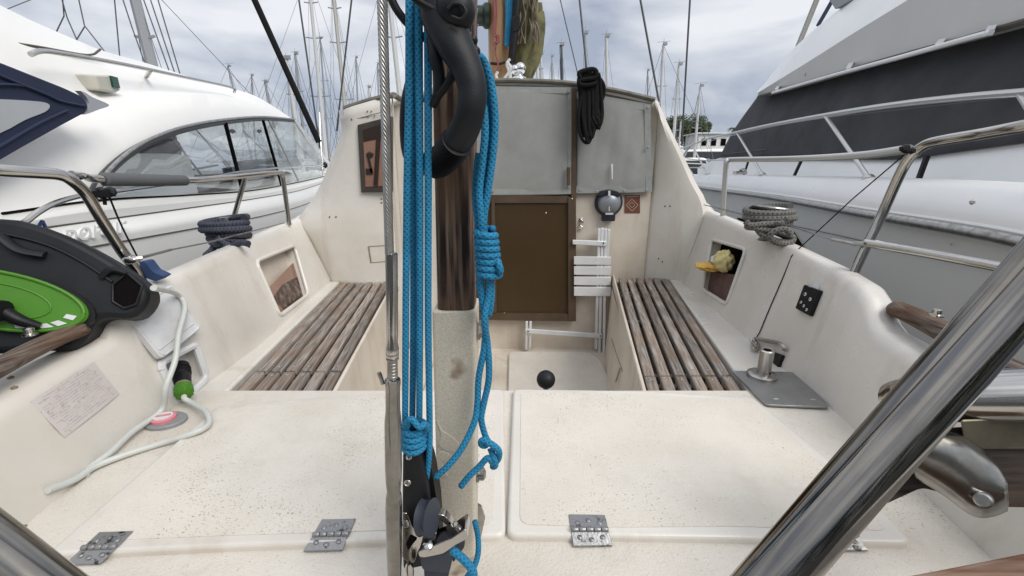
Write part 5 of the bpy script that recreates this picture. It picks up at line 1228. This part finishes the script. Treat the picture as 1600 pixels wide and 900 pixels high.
for v in range(562, 590, 5): P = aY(604+v*.0092+4, v, SY); lathe(b, P, V((0, 0, 1)), ((8*k, -.0008), (9*k, 0), (8*k, .0008)), 24)
obj('thread_rings', b, steel_b, st)
b = B(); tube(b, [aY(592, 582, SY), aY(595, 590, SY), aY(598, 600, SY)], .0025, 8); obj('split_pin', b, steel_b, st)
# blue rope falls
RY_ = .475; kr = px(RY_/.975); rr0 = 5.5*kr
fl = thing('rope_fall', 'blue braided rope falls running vertically down to the black block', 'rope', aY(650, 760, RY_))
def rop(pts, Y0=RY_, r=rr0, name='rope_strand', parent=fl, n=6, dz=None):
    P = []
    for q in pts: P.append(aY(q[0], q[1], q[2] if len(q) > 2 else Y0))
    b = B(); tube(b, P, r, 14, n); return obj(name, b, bluerope, parent, uvk=True)
rop([(641, -300), (640, -40), (639, 150), (636, 300), (634, 500), (633, 665)])
rop([(643, -300, .485), (643, -40, .485), (644, 150, .485), (646, 300, .485), (646, 500, .485), (644, 670, .485)])
rop([(653, -300), (654, -40), (655, 150), (656, 300), (656, 500), (655, 670)])
rop([(668, -300), (668.5, -40), (669, 150), (669, 300), (669, 500), (671, 640), (671, 700), (667, 742), (661, 762), (657, 742), (656, 700)])
# hitch around the falls
P = []
for i in range(4*12+1):
    a = i/12*2*PI+PI; v = 662+9.2*i/12; c = aY(648, v, RY_); P.append(c+V((math.cos(a)*17*kr, math.sin(a)*.018-.002, 0)))
b = B(); tube(b, P, rr0*1.05, 12, 3); obj('hitch_turns', b, bluerope, fl, uvk=True)
rop([(630, 668, .458), (642, 655, .452), (655, 667, .450), (664, 663, .455), (668, 672, .462)])
# right hand coil hanging from the hoop
cl = thing('coiled_rope', 'blue rope coil hanging off the black hoop, wrapped and knotted below', 'rope', aY(760, 760, .5))
def rc_(pts, Y0=.495, r=rr0*1.06): return rop(pts, Y0, r, 'rope_strand', cl)
rc_([(738, 96, .50), (747, 88, .49), (757, 98), (766, 125), (772, 165), (773, 205), (769, 250), (762, 300), (756, 340), (757, 372)])
rc_([(740, 110, .505), (750, 100, .5), (760, 125, .5), (766, 165, .505), (767, 205, .505), (762, 250, .505), (756, 300, .505), (750, 350, .505)])
rc_([(742, 200, .5), (748, 170, .498), (755, 165), (758, 205, .492), (754, 250, .492), (749, 300, .492), (752, 345, .492), (752, 372)])
rc_([(748, 240, .515), (744, 280, .51), (743, 310, .505), (747, 350, .5), (750, 375, .5)])
P = []
for i in range(7*14+1):
    a = i/14*2*PI+PI*.2; v = 359+10.2*i/14; c = aY(759+.8*i/14, v, .495); P.append(c+V((math.cos(a)*(14.5+.35*i/14)*kr, math.sin(a)*.014, 0)))
P.append(aY(782, 423, .48)); P.append(aY(776, 408, .483)); P.append(aY(766, 414, .485))
b = B(); tube(b, P, rr0*1.02, 12, 3); obj('coil_wraps', b, bluerope, cl, uvk=True)
rc_([(750, 425), (752, 460), (758, 500), (757, 540), (748, 590), (746, 630), (741, 660, .49), (722, 700, .48), (700, 728, .475), (680, 746, .472)])
rc_([(764, 425), (763, 460), (757, 500, .485), (762, 540), (764, 590), (756, 630), (752, 655), (758, 680), (764, 692)])
rc_([(766, 425, .505), (768, 460, .505), (764, 490, .505), (758, 480, .505), (748, 440, .505)])
rc_([(764, 690, .49), (758, 696, .48), (752, 694, .478), (754, 688, .475), (768, 694, .47), (779, 704, .475), (779, 716, .485), (770, 728, .49), (774, 727, .48), (772, 716, .476), (766, 700, .482)])
rc_([(771, 725, .478), (762, 716, .475), (748, 730, .475), (734, 743, .475), (720, 760, .475)])
# lower tail
rop([(703, 857, .44), (715, 866, .435), (730, 880, .43), (740, 897, .43), (735, 925, .43)], r=rr0*1.35, parent=cl)
rop([(742, 815, .50), (747, 840, .50), (747, 865, .48), (741, 885, .46), (728, 905, .44)], r=rr0*1.0, parent=cl)

# black hoop (plastic ring of a lifting gear) around the mast
HY = .46
hk = px(HY/.97)
hp_ = thing('black_hoop', 'large curved black plastic hoop with ribbed lower grip on the mast', 'hoop', aY(690, 270, HY))
b = B(); tube(b, [aY(u, v, Y) for u, v, Y in ((690, -20, .47), (695, 30, .465), (711, 70, .455), (729, 105, .45), (738, 140, .447), (735, 175, .447), (725, 205, .455), (708, 232, .472), (688, 252, .492), (662, 258, .508), (645, 246, .522), (636, 215, .525), (636, 165, .525), (645, 120, .53))], [31*hk, 32*hk, 26*hk, 22*hk, 20*hk, 20.5*hk, 21.5*hk, 22*hk, 22*hk, 20*hk, 17*hk, 13*hk, 12*hk, 11*hk], 24, 8, flat=.8); obj('hoop_arc', b, black2, hp_)
b = B(); tube(b, [aY(u, v, Y) for u, v, Y in ((676, 60, .47), (681, 90, .465), (687, 120, .465), (685, 145, .468), (676, 165, .475))], [9*hk, 10*hk, 8*hk, 7*hk, 6*hk], 12, 6); tube(b, [aY(u, v, Y) for u, v, Y in ((705, 95, .455), (712, 105, .46), (700, 130, .462), (685, 150, .465))], [8*hk, 8*hk, 6*hk, 5*hk], 10, 6); obj('hoop_web', b, black2, hp_)
Pp = catmull([aY(u, v, Y) for u, v, Y in ((716, 219, .463), (702, 239, .478), (688, 252, .492), (676, 256, .50))], 6)
b = B()
for i in range(1, len(Pp)-1):
    lathe(b, Pp[i], Pp[i+1]-Pp[i-1], ((22.0*hk, -.0008), (23.8*hk, 0), (22.0*hk, .0008)), 22)
obj('grip_rib', b, black, hp_)
# black shackle / hanger blocks at the top
bk = thing('hanger_block', 'black pulley hanger at the top of the dark mast', 'pulley', aY(715, 20, .46))
b = B(); lathe(b, aY(712, 16, .455), V((.2, -1, .1)), ((24*hk, -.02), (26*hk, -.01), (26*hk, .004), (20*hk, .012), (8*hk, .016)), 28); obj('pulley_cheek', b, black, bk)
b = B(); tube(b, [aY(u, v, .45) for u, v in ((640, -10), (655, 3), (675, 14), (700, 26))], 5*hk, 10); tube(b, [aY(u, v, .49) for u, v in ((608, -10), (620, 15), (640, 40), (665, 60), (690, 65))], 6*hk, 10); tube(b, [aY(u, v, .465) for u, v in ((712, 35), (722, 55), (735, 75), (740, 90))], 7*hk, 10); tube(b, [aY(u, v, .47) for u, v in ((705, 40), (720, 70), (730, 72))], 5*hk, 10)
for u, v in ((738, 63), (728, 45), (742, 80)): join_ico(b, aY(u, v, .465), (8*hk, 8*hk, 7*hk), 2)
obj('hanger_strap', b, black, bk)
b = B(); tube(b, [aY(u, v, .437) for u, v in ((700, 14), (708, 6), (722, 8), (728, 20), (720, 30), (706, 26))], 2.2*hk, 8); obj('hanger_ring', b, black2, bk)

# lower block with cam cleat
BYk = .455; kb = px(BYk/.85)
bl = thing('mainsheet_block', 'black rope block with cam cleat and steel brackets at the mast foot', 'pulley', aY(660, 880, .45))
b = B(); slab(b, rnd([aY(u, v, .462) for u, v in ((629, 705), (656, 705), (668, 760), (676, 850), (668, 884), (630, 892), (628, 830))], .008), (0, .035, 0)); obj('block_cheek', b, black2, bl, bevel=.004, bseg=3)
b = B(); slab(b, rnd([aY(u, v, .476) for u, v in ((664, 700), (674, 730), (684, 790), (688, 860), (668, 880), (664, 780))], .006), (0, .03, 0)); obj('block_cheek', b, black, bl, bevel=.003)
b = B(); lathe(b, aY(668, 808, .452), V((.9, -.25, .15)), ((29*kb, -.007), (26*kb, -.003), (26*kb, .003), (29*kb, .007)), 32); obj('sheave', b, bluegrey, bl)
b = B()
for u, v, r in ((639, 714, 5), (637, 754, 6)): lathe(b, aY(u, v, .4625), V((0, -1, .3)), ((r*kb*.9, 0), (r*kb, .001), (r*kb*.7, .0025), (r*kb*.4, .0015)), 14)
lathe(b, aY(634, 818, .452), V((0, -1, .3)), ((7*kb, 0), (6*kb, .002), (3*kb, .001)), 14)
obj('rivet', b, steel_b, bl)
YQ = .452
b = B(); slab(b, catmull([aY(u, v, YQ) for u, v in ((629, 802), (636, 803), (641, 814), (645, 824), (656, 829), (668, 828), (680, 832), (689, 843), (690, 856), (680, 860), (668, 856), (655, 858), (650, 872), (645, 880), (634, 876), (628, 870))], 3), (0, .002, 0)); obj('side_plate', b, steel, bl, bevel=.0006)
b = B(); slab(b, rnd([aY(u, v, YQ-.001) for u, v in ((641, 836), (652, 842), (645, 850), (638, 860), (634, 850))], .002), (0, .001, 0)); obj('plate_cutout', b, dark, bl, smooth=False)
b = B(); slab(b, rnd([aY(u, v, .43) for u, v in ((653, 862), (705, 842), (728, 826), (732, 842), (712, 852), (692, 866), (662, 872), (654, 870))], .004), (0, .03, -.004)); obj('cam_base_plate', b, steel, bl, bevel=.001)
b = B(); slab(b, rnd([aY(u, v, .434) for u, v in ((654, 868), (692, 866), (704, 856), (708, 870), (702, 896), (660, 892))], .006), (0, .04, 0)); slab(b, rnd([aY(u, v, .46) for u, v in ((700, 850), (726, 834), (726, 855), (708, 880))], .004), (0, .03, 0)); slab(b, rnd([aY(u, v, .45) for u, v in ((662, 888), (705, 880), (695, 930), (664, 930))], .004), (0, .04, 0)); obj('cam_jaw', b, bluegrey, bl, bevel=.003)
b = B(); lathe(b, aY(669, 853, .43), V((0, -.5, 1)), ((8*kb, -.002), (8*kb, .004), (4*kb, .006)), 6); lathe(b, aY(713, 826, .45), V((0, -.4, 1)), ((5*kb, -.01), (5*kb, .012), (3*kb, .014)), 12); lathe(b, aY(640, 893, .44), V((0, 0, 1)), ((6*kb, -.01), (7*kb, 0), (7*kb, .008), (4*kb, .014)), 12); obj('bolt', b, steel, bl)
b = B(); slab(b, catmull([aY(u, v, .462) for u, v in ((684, 804), (694, 806), (704, 816), (710, 828), (710, 838), (706, 836), (700, 824), (692, 816), (684, 812))], 3), (0, .012, 0)); obj('cam_bracket', b, steel, bl, bevel=.0008)

# ============================================================ main mast, sail and rigging seen over the roof
MMY = 3.6
mm = thing('main_mast', 'varnished spruce main mast rising behind the deckhouse roof', 'mast', aY(782, 128, MMY))
c0 = aY(780, 122, MMY); c1 = aY(778, -60, MMY); km = px(MMY/.98*1.1)
b = B(); tube(b, [c0+V((0, 0, -.25)), c1+V((0, 0, .6))], 14.5*km, 20, smooth=False, flat=.9); obj('timber', b, varn, mm)
b = B(); tube(b, [aY(767, 99, MMY-.1), aY(780, 100, MMY-.13), aY(789, 97, MMY-.12)], .01, 8); obj('mast_band', b, black, mm)
b = B(); lathe(b, aY(764, 25, MMY-.02), V((-1, -.1, 0)), ((14*km, 0), (14*km, .03), (11*km, .05), (11*km, .09), (15*km, .11), (14*km, .13)), 22); obj('winch_drum', b, M('green_bronze', (.03, .045, .035), .4, .6), mm)
b = B(); lathe(b, aY(752, 25, MMY-.02), V((-1, -.1, 0)), ((10*km, 0), (11*km, .02), (13*km, .035), (11*km, .05)), 20); obj('winch_cap', b, steel, mm)
b = B(); P = [aY(u, v, MMY-.14) for u, v in ((774, -20), (776, 20), (774, 50), (776, 62), (774, 80), (778, 100), (776, 112))]; tube(b, P, .006, 8); tube(b, [aY(u, v, MMY-.15) for u, v in ((770, -20), (773, 30), (772, 55), (779, 55), (779, 66), (771, 66), (775, 75))], .007, 8); obj('red_halyard', b, redrope, mm)
b = B()
for x0 in (791, 795, 799): tube(b, [aY(u, v, MMY-.1) for u, v in ((x0, -20), (x0+1, 20), (x0, 55), (x0-1, 72))], .012, 8)
obj('blue_halyard', b, bluerope, mm)
b = B(); tube(b, [aY(u, v, MMY-.16) for u, v in ((778, 112), (775, 118), (778, 124), (785, 126), (790, 120), (795, 112), (792, 100), (797, 92))], .010, 8); tube(b, [aY(u, v, MMY-.16) for u, v in ((796, 124), (798, 108), (792, 96))], .012, 8); obj('white_tails', b, farwhite, mm)
sf = thing('furled_sail', 'mossy olive sail cover with tangled lines beside the main mast', 'sail', aY(820, 124, MMY))
rows = []
for v, x0, x1 in ((-30, 795, 818), (0, 799, 829), (15, 800, 839), (30, 803, 845), (60, 805, 846), (90, 804, 841), (110, 804, 832), (123, 806, 824)):
    cl_, rx = (x0+x1)/2, (x1-x0)/2
    C_ = aY(cl_, v, MMY+.1); rows.append([C_+V((math.cos(a)*rx*km*(1+.10*math.sin(5*a+v)+.07*math.sin(9*a+v*.21)), math.sin(a)*rx*km*.8*(1+.2*math.sin(7*a+v*.1)), .05*math.sin(6*a+v))) for a in [i/24*2*PI for i in range(25)]])
obj('sail_cover', loft(rows, 60, vsub=3), oliv, sf)
b = B(); rr = random.Random(4)
for k in range(12):
    x0 = rr.uniform(798, 838); tube(b, [aY(x0+rr.uniform(-4, 4)+i*rr.uniform(-1, 2), -20+i*22, MMY-.03+rr.uniform(-.05, .05)) for i in range(5)], rr.uniform(.005, .011), 6)
obj('tangled_lines', b, M('tan_lines', (.16, .13, .09), .9), sf)
b = B(); tube(b, [aY(u, v, MMY-.12) for u, v in ((809, -15), (806, 25), (803, 60), (799, 100))], .03, 8); slab(b, rnd([aY(u, v, MMY-.16) for u, v in ((799, 26), (813, 22), (812, 45), (800, 50))], .02), (0, .08, 0)); obj('black_block', b, black, sf, bevel=.01)
ln = thing('steel_ball_lamp', 'polished steel ball fitting on the deckhouse roof beside the main mast', 'roof fitting', aY(811, 124, 2.75))
kk = px(2.75*1.1)
b = B(); join_ico(b, aY(813, 107, 2.75), (7*kk, 7*kk, 7.5*kk), 3); join_ico(b, aY(805, 109, 2.75), (5.5*kk, 5.5*kk, 6*kk), 3); lathe(b, aY(811, 124, 2.75), V((0, 0, 1)), ((10*kk, 0), (9*kk, .01), (5*kk, .02), (5*kk, .06)), 18); obj('ball', b, M('chrome', (.7, .7, .7), .08, 1), ln)
# black hank of rope on the roof edge
bh = thing('black_rope_hank', 'hank of black rope hanging over the cabin roof edge', 'rope', aY(922, 224, 2.4))
rr = random.Random(12)
for k in range(11):
    x0 = 907+k*2.6; dep = 2.40+rr.uniform(-.035, .02); bot = 214+rr.uniform(-22, 9)-(6 if k > 7 else 0)
    b = B(); P = [(x0+4-k*.8+rr.uniform(-2, 2), 112+rr.uniform(-3, 4)), (x0+rr.uniform(-1, 1)-2, 125), (x0+rr.uniform(-2, 2), 150), (x0+rr.uniform(-2, 2), 180), (x0+rr.uniform(-2, 2)+1, bot-8), (x0+5, bot), (x0+8, bot-14), (x0+6+rr.uniform(-2, 2), 170), (x0+5, 130), (x0+2, 114)]
    tube(b, [aY(u, v, dep+.008*math.sin(i)) for i, (u, v) in enumerate(P)], .0095, 8, 5); obj('rope_loop', b, blackrope, bh)
b = B(); tube(b, [aY(u, v, 2.36+.004*i) for i, (u, v) in enumerate([(908, 150), (904, 180), (905, 205), (912, 221), (920, 222), (927, 208), (934, 190), (935, 168)])], .008, 8, 6); obj('rope_loop', b, blackrope, bh)
b = B(); P = [aY(u, v, 2.36) for u, v in ((906, 122), (905, 114), (914, 110), (926, 108), (932, 112), (930, 121), (915, 124), (906, 126), (907, 132), (920, 133), (932, 130))]; tube(b, P, .011, 8, 6); tube(b, [aY(u, v, 2.4) for u, v in ((932, 118), (941, 128), (944, 140), (941, 155), (935, 164), (934, 152), (938, 138), (933, 126))], .0095, 8, 5); obj('hank_wrap', b, blackrope, bh)
# standing rigging of our own boat
for lab, a, q, Y0, Y1, r, mtl in (('thick black wrapped stay slanting across the upper left sky', (391, -15), (498, 222), 2.6, 2.6, .017, blackrope), ('thin dark stay from top down toward the left bow rail', (465, -15), (500, 232), 2.7, 2.7, .005, wire), ('dark wire stay down to the left cabin wing corner', (551, -15), (526, 205), 2.6, 2.6, .005, wire),
        ('thin black wire stay ending at the black rope hank', (904, -15), (917, 112), 3.0, 3.0, .006, wire), ('dark wire stay crossing down to the right cabin wing', (998, -15), (1037, 200), 2.8, 2.8, .0065, wire), ('right dark wire stay down past the two big pines', (1079, -15), (1065, 228), 3.2, 3.2, .0065, wire), ('pale thin wire falling between the black stay and the rope hank', (872, -15), (905, 125), 3.4, 3.4, .004, wire)):
    P0, P1 = aY(*a, Y0), aY(*q, Y1); P0 = P1+(P0-P1)*2.2
    if P1.y < 0: continue
    b = B(); tube(b, [P0, P1], r, 8, smooth=False); o = obj('rigging_stay', b, mtl, None); o['label'] = lab; o['category'] = 'rigging wire'; o['group'] = 'standing rigging wires'
# running backstay bridle wires behind the left yacht
for lab, pts in (('leftmost bridle wire with little shackle over the left yacht roof', [(97, -10), (100, 25), (89, 48)]), ('second bridle wire splitting above the left yacht roof', [(97, 0), (105, 28), (120, 62)]), ('forked wire with small shackle near the roof seam', [(121, -10), (132, 40), (160, 76)]), ('short fork leg left of the small shackle', [(132, 42), (121, 60)]),
                 ('single dark wire left of the big weathered mast', [(178, -10), (187, 88)]), ('wire leaning onto the foot of the big weathered mast', [(189, -10), (207, 45), (224, 92)]), ('first of three wires right of the big weathered mast', [(221, -10), (264, 110)]), ('middle of three wires right of the big weathered mast', [(232, -10), (272, 111)]), ('last of three wires right of the big weathered mast', [(244, -10), (281, 115)])):
    b = B(); tube(b, [aY(u, v, 7.6) for u, v in pts]+[aY(pts[-1][0]+(pts[-1][0]-pts[-2][0])*.6, pts[-1][1]+(pts[-1][1]-pts[-2][1])*.6, 7.6)], .009, 6, smooth=False); o = obj('distant_stay', b, wire, None); o['label'] = lab; o['category'] = 'rigging wire'; o['group'] = 'wires of the boat behind the left yacht'

# ------------------------------------------------------------ unseen greenery added behind the camera for dark steel reflections
hm = M('added_hedge_leaves', (.025, .045, .018), .8, col2=(.05, .075, .03), nscale=3)
b = B(); rr = random.Random(31)
for k in range(5200):
    p = V((rr.uniform(-9, 9), rr.uniform(-5.6, -4.6), rr.uniform(-.25, 1.9))); x = V((rr.gauss(0, 1), rr.gauss(0, 1), rr.gauss(0, 1))).normalized(); y = x.orthogonal().normalized(); q = rr.uniform(.07, .16)
    b.faces.new([b.verts.new(p+x*q), b.verts.new(p+y*q*.7), b.verts.new(p-x*q), b.verts.new(p-y*q*.7)])
tag(obj('added_hedge', b, hm, None, smooth=False), 'unseen dense greenery added astern as a dark reflection', 'added_hedge', kind='stuff')

SPLIT = {'bolt': 'bolt', 'cover_cord': 'cover_cord', 'slat_screws': 'screw', 'rivet': 'rivet', 'canvas_snap': 'canvas_snap', 'screw_holes': 'screw_hole', 'drill_holes': 'drill_hole', 'door_screw': 'door_screw', 'drum_slot': 'drum_slot', 'plate_slot': 'plate_slot', 'fender_strap': 'fender_strap', 'bench_batten': 'bench_batten', 'hull_portlight': 'hull_portlight', 'interior_pillar': 'interior_pillar', 'deck_fitting': 'deck_fitting', 'blue_halyard': 'blue_halyard', 'red_halyard': 'red_halyard', 'cam_jaw': 'cam_jaw', 'corner_bead': 'corner_bead', 'cast_ornament': 'cast_ornament', 'deckhouse_sides': 'deckhouse_side', 'helm_seat': 'helm_seat', 'spreader': 'spreader', 'lamp_switch': 'lamp_switch'}
# ------------------------------------------------------------ one object per loose piece where pieces can be counted
def split(o, newname=None):
    bm = bmesh.new(); bm.from_mesh(o.data); bm.faces.ensure_lookup_table(); seen = set(); isl = []
    for f in bm.faces:
        if f.index in seen: continue
        st_ = [f]; seen.add(f.index); g = []
        while st_:
            x = st_.pop(); g.append(x.index)
            for e_ in x.edges:
                for y in e_.link_faces:
                    if y.index not in seen: seen.add(y.index); st_.append(y)
        isl.append(g)
    bm.free()
    if len(isl) < 2: return
    for k, g in enumerate(isl):
        bm = bmesh.new(); bm.from_mesh(o.data); bm.faces.ensure_lookup_table(); keep = set(g)
        bmesh.ops.delete(bm, geom=[f for f in bm.faces if f.index not in keep], context='FACES')
        me = bpy.data.meshes.new(newname or o.data.name); bm.to_mesh(me); bm.free()
        for m in o.data.materials: me.materials.append(m)
        c = o.copy(); c.data = me; COL.objects.link(c); c.name = newname or o.name.split('.')[0]; c.parent = o.parent; c.location = o.location
        for kk in ('label',):
            if kk in c: del c[kk]
    bpy.data.objects.remove(o)
for o in list(S.objects):
    if o.type != 'MESH': continue
    n_ = o.name.split('.')[0]
    if n_ in SPLIT: split(o, SPLIT[n_])
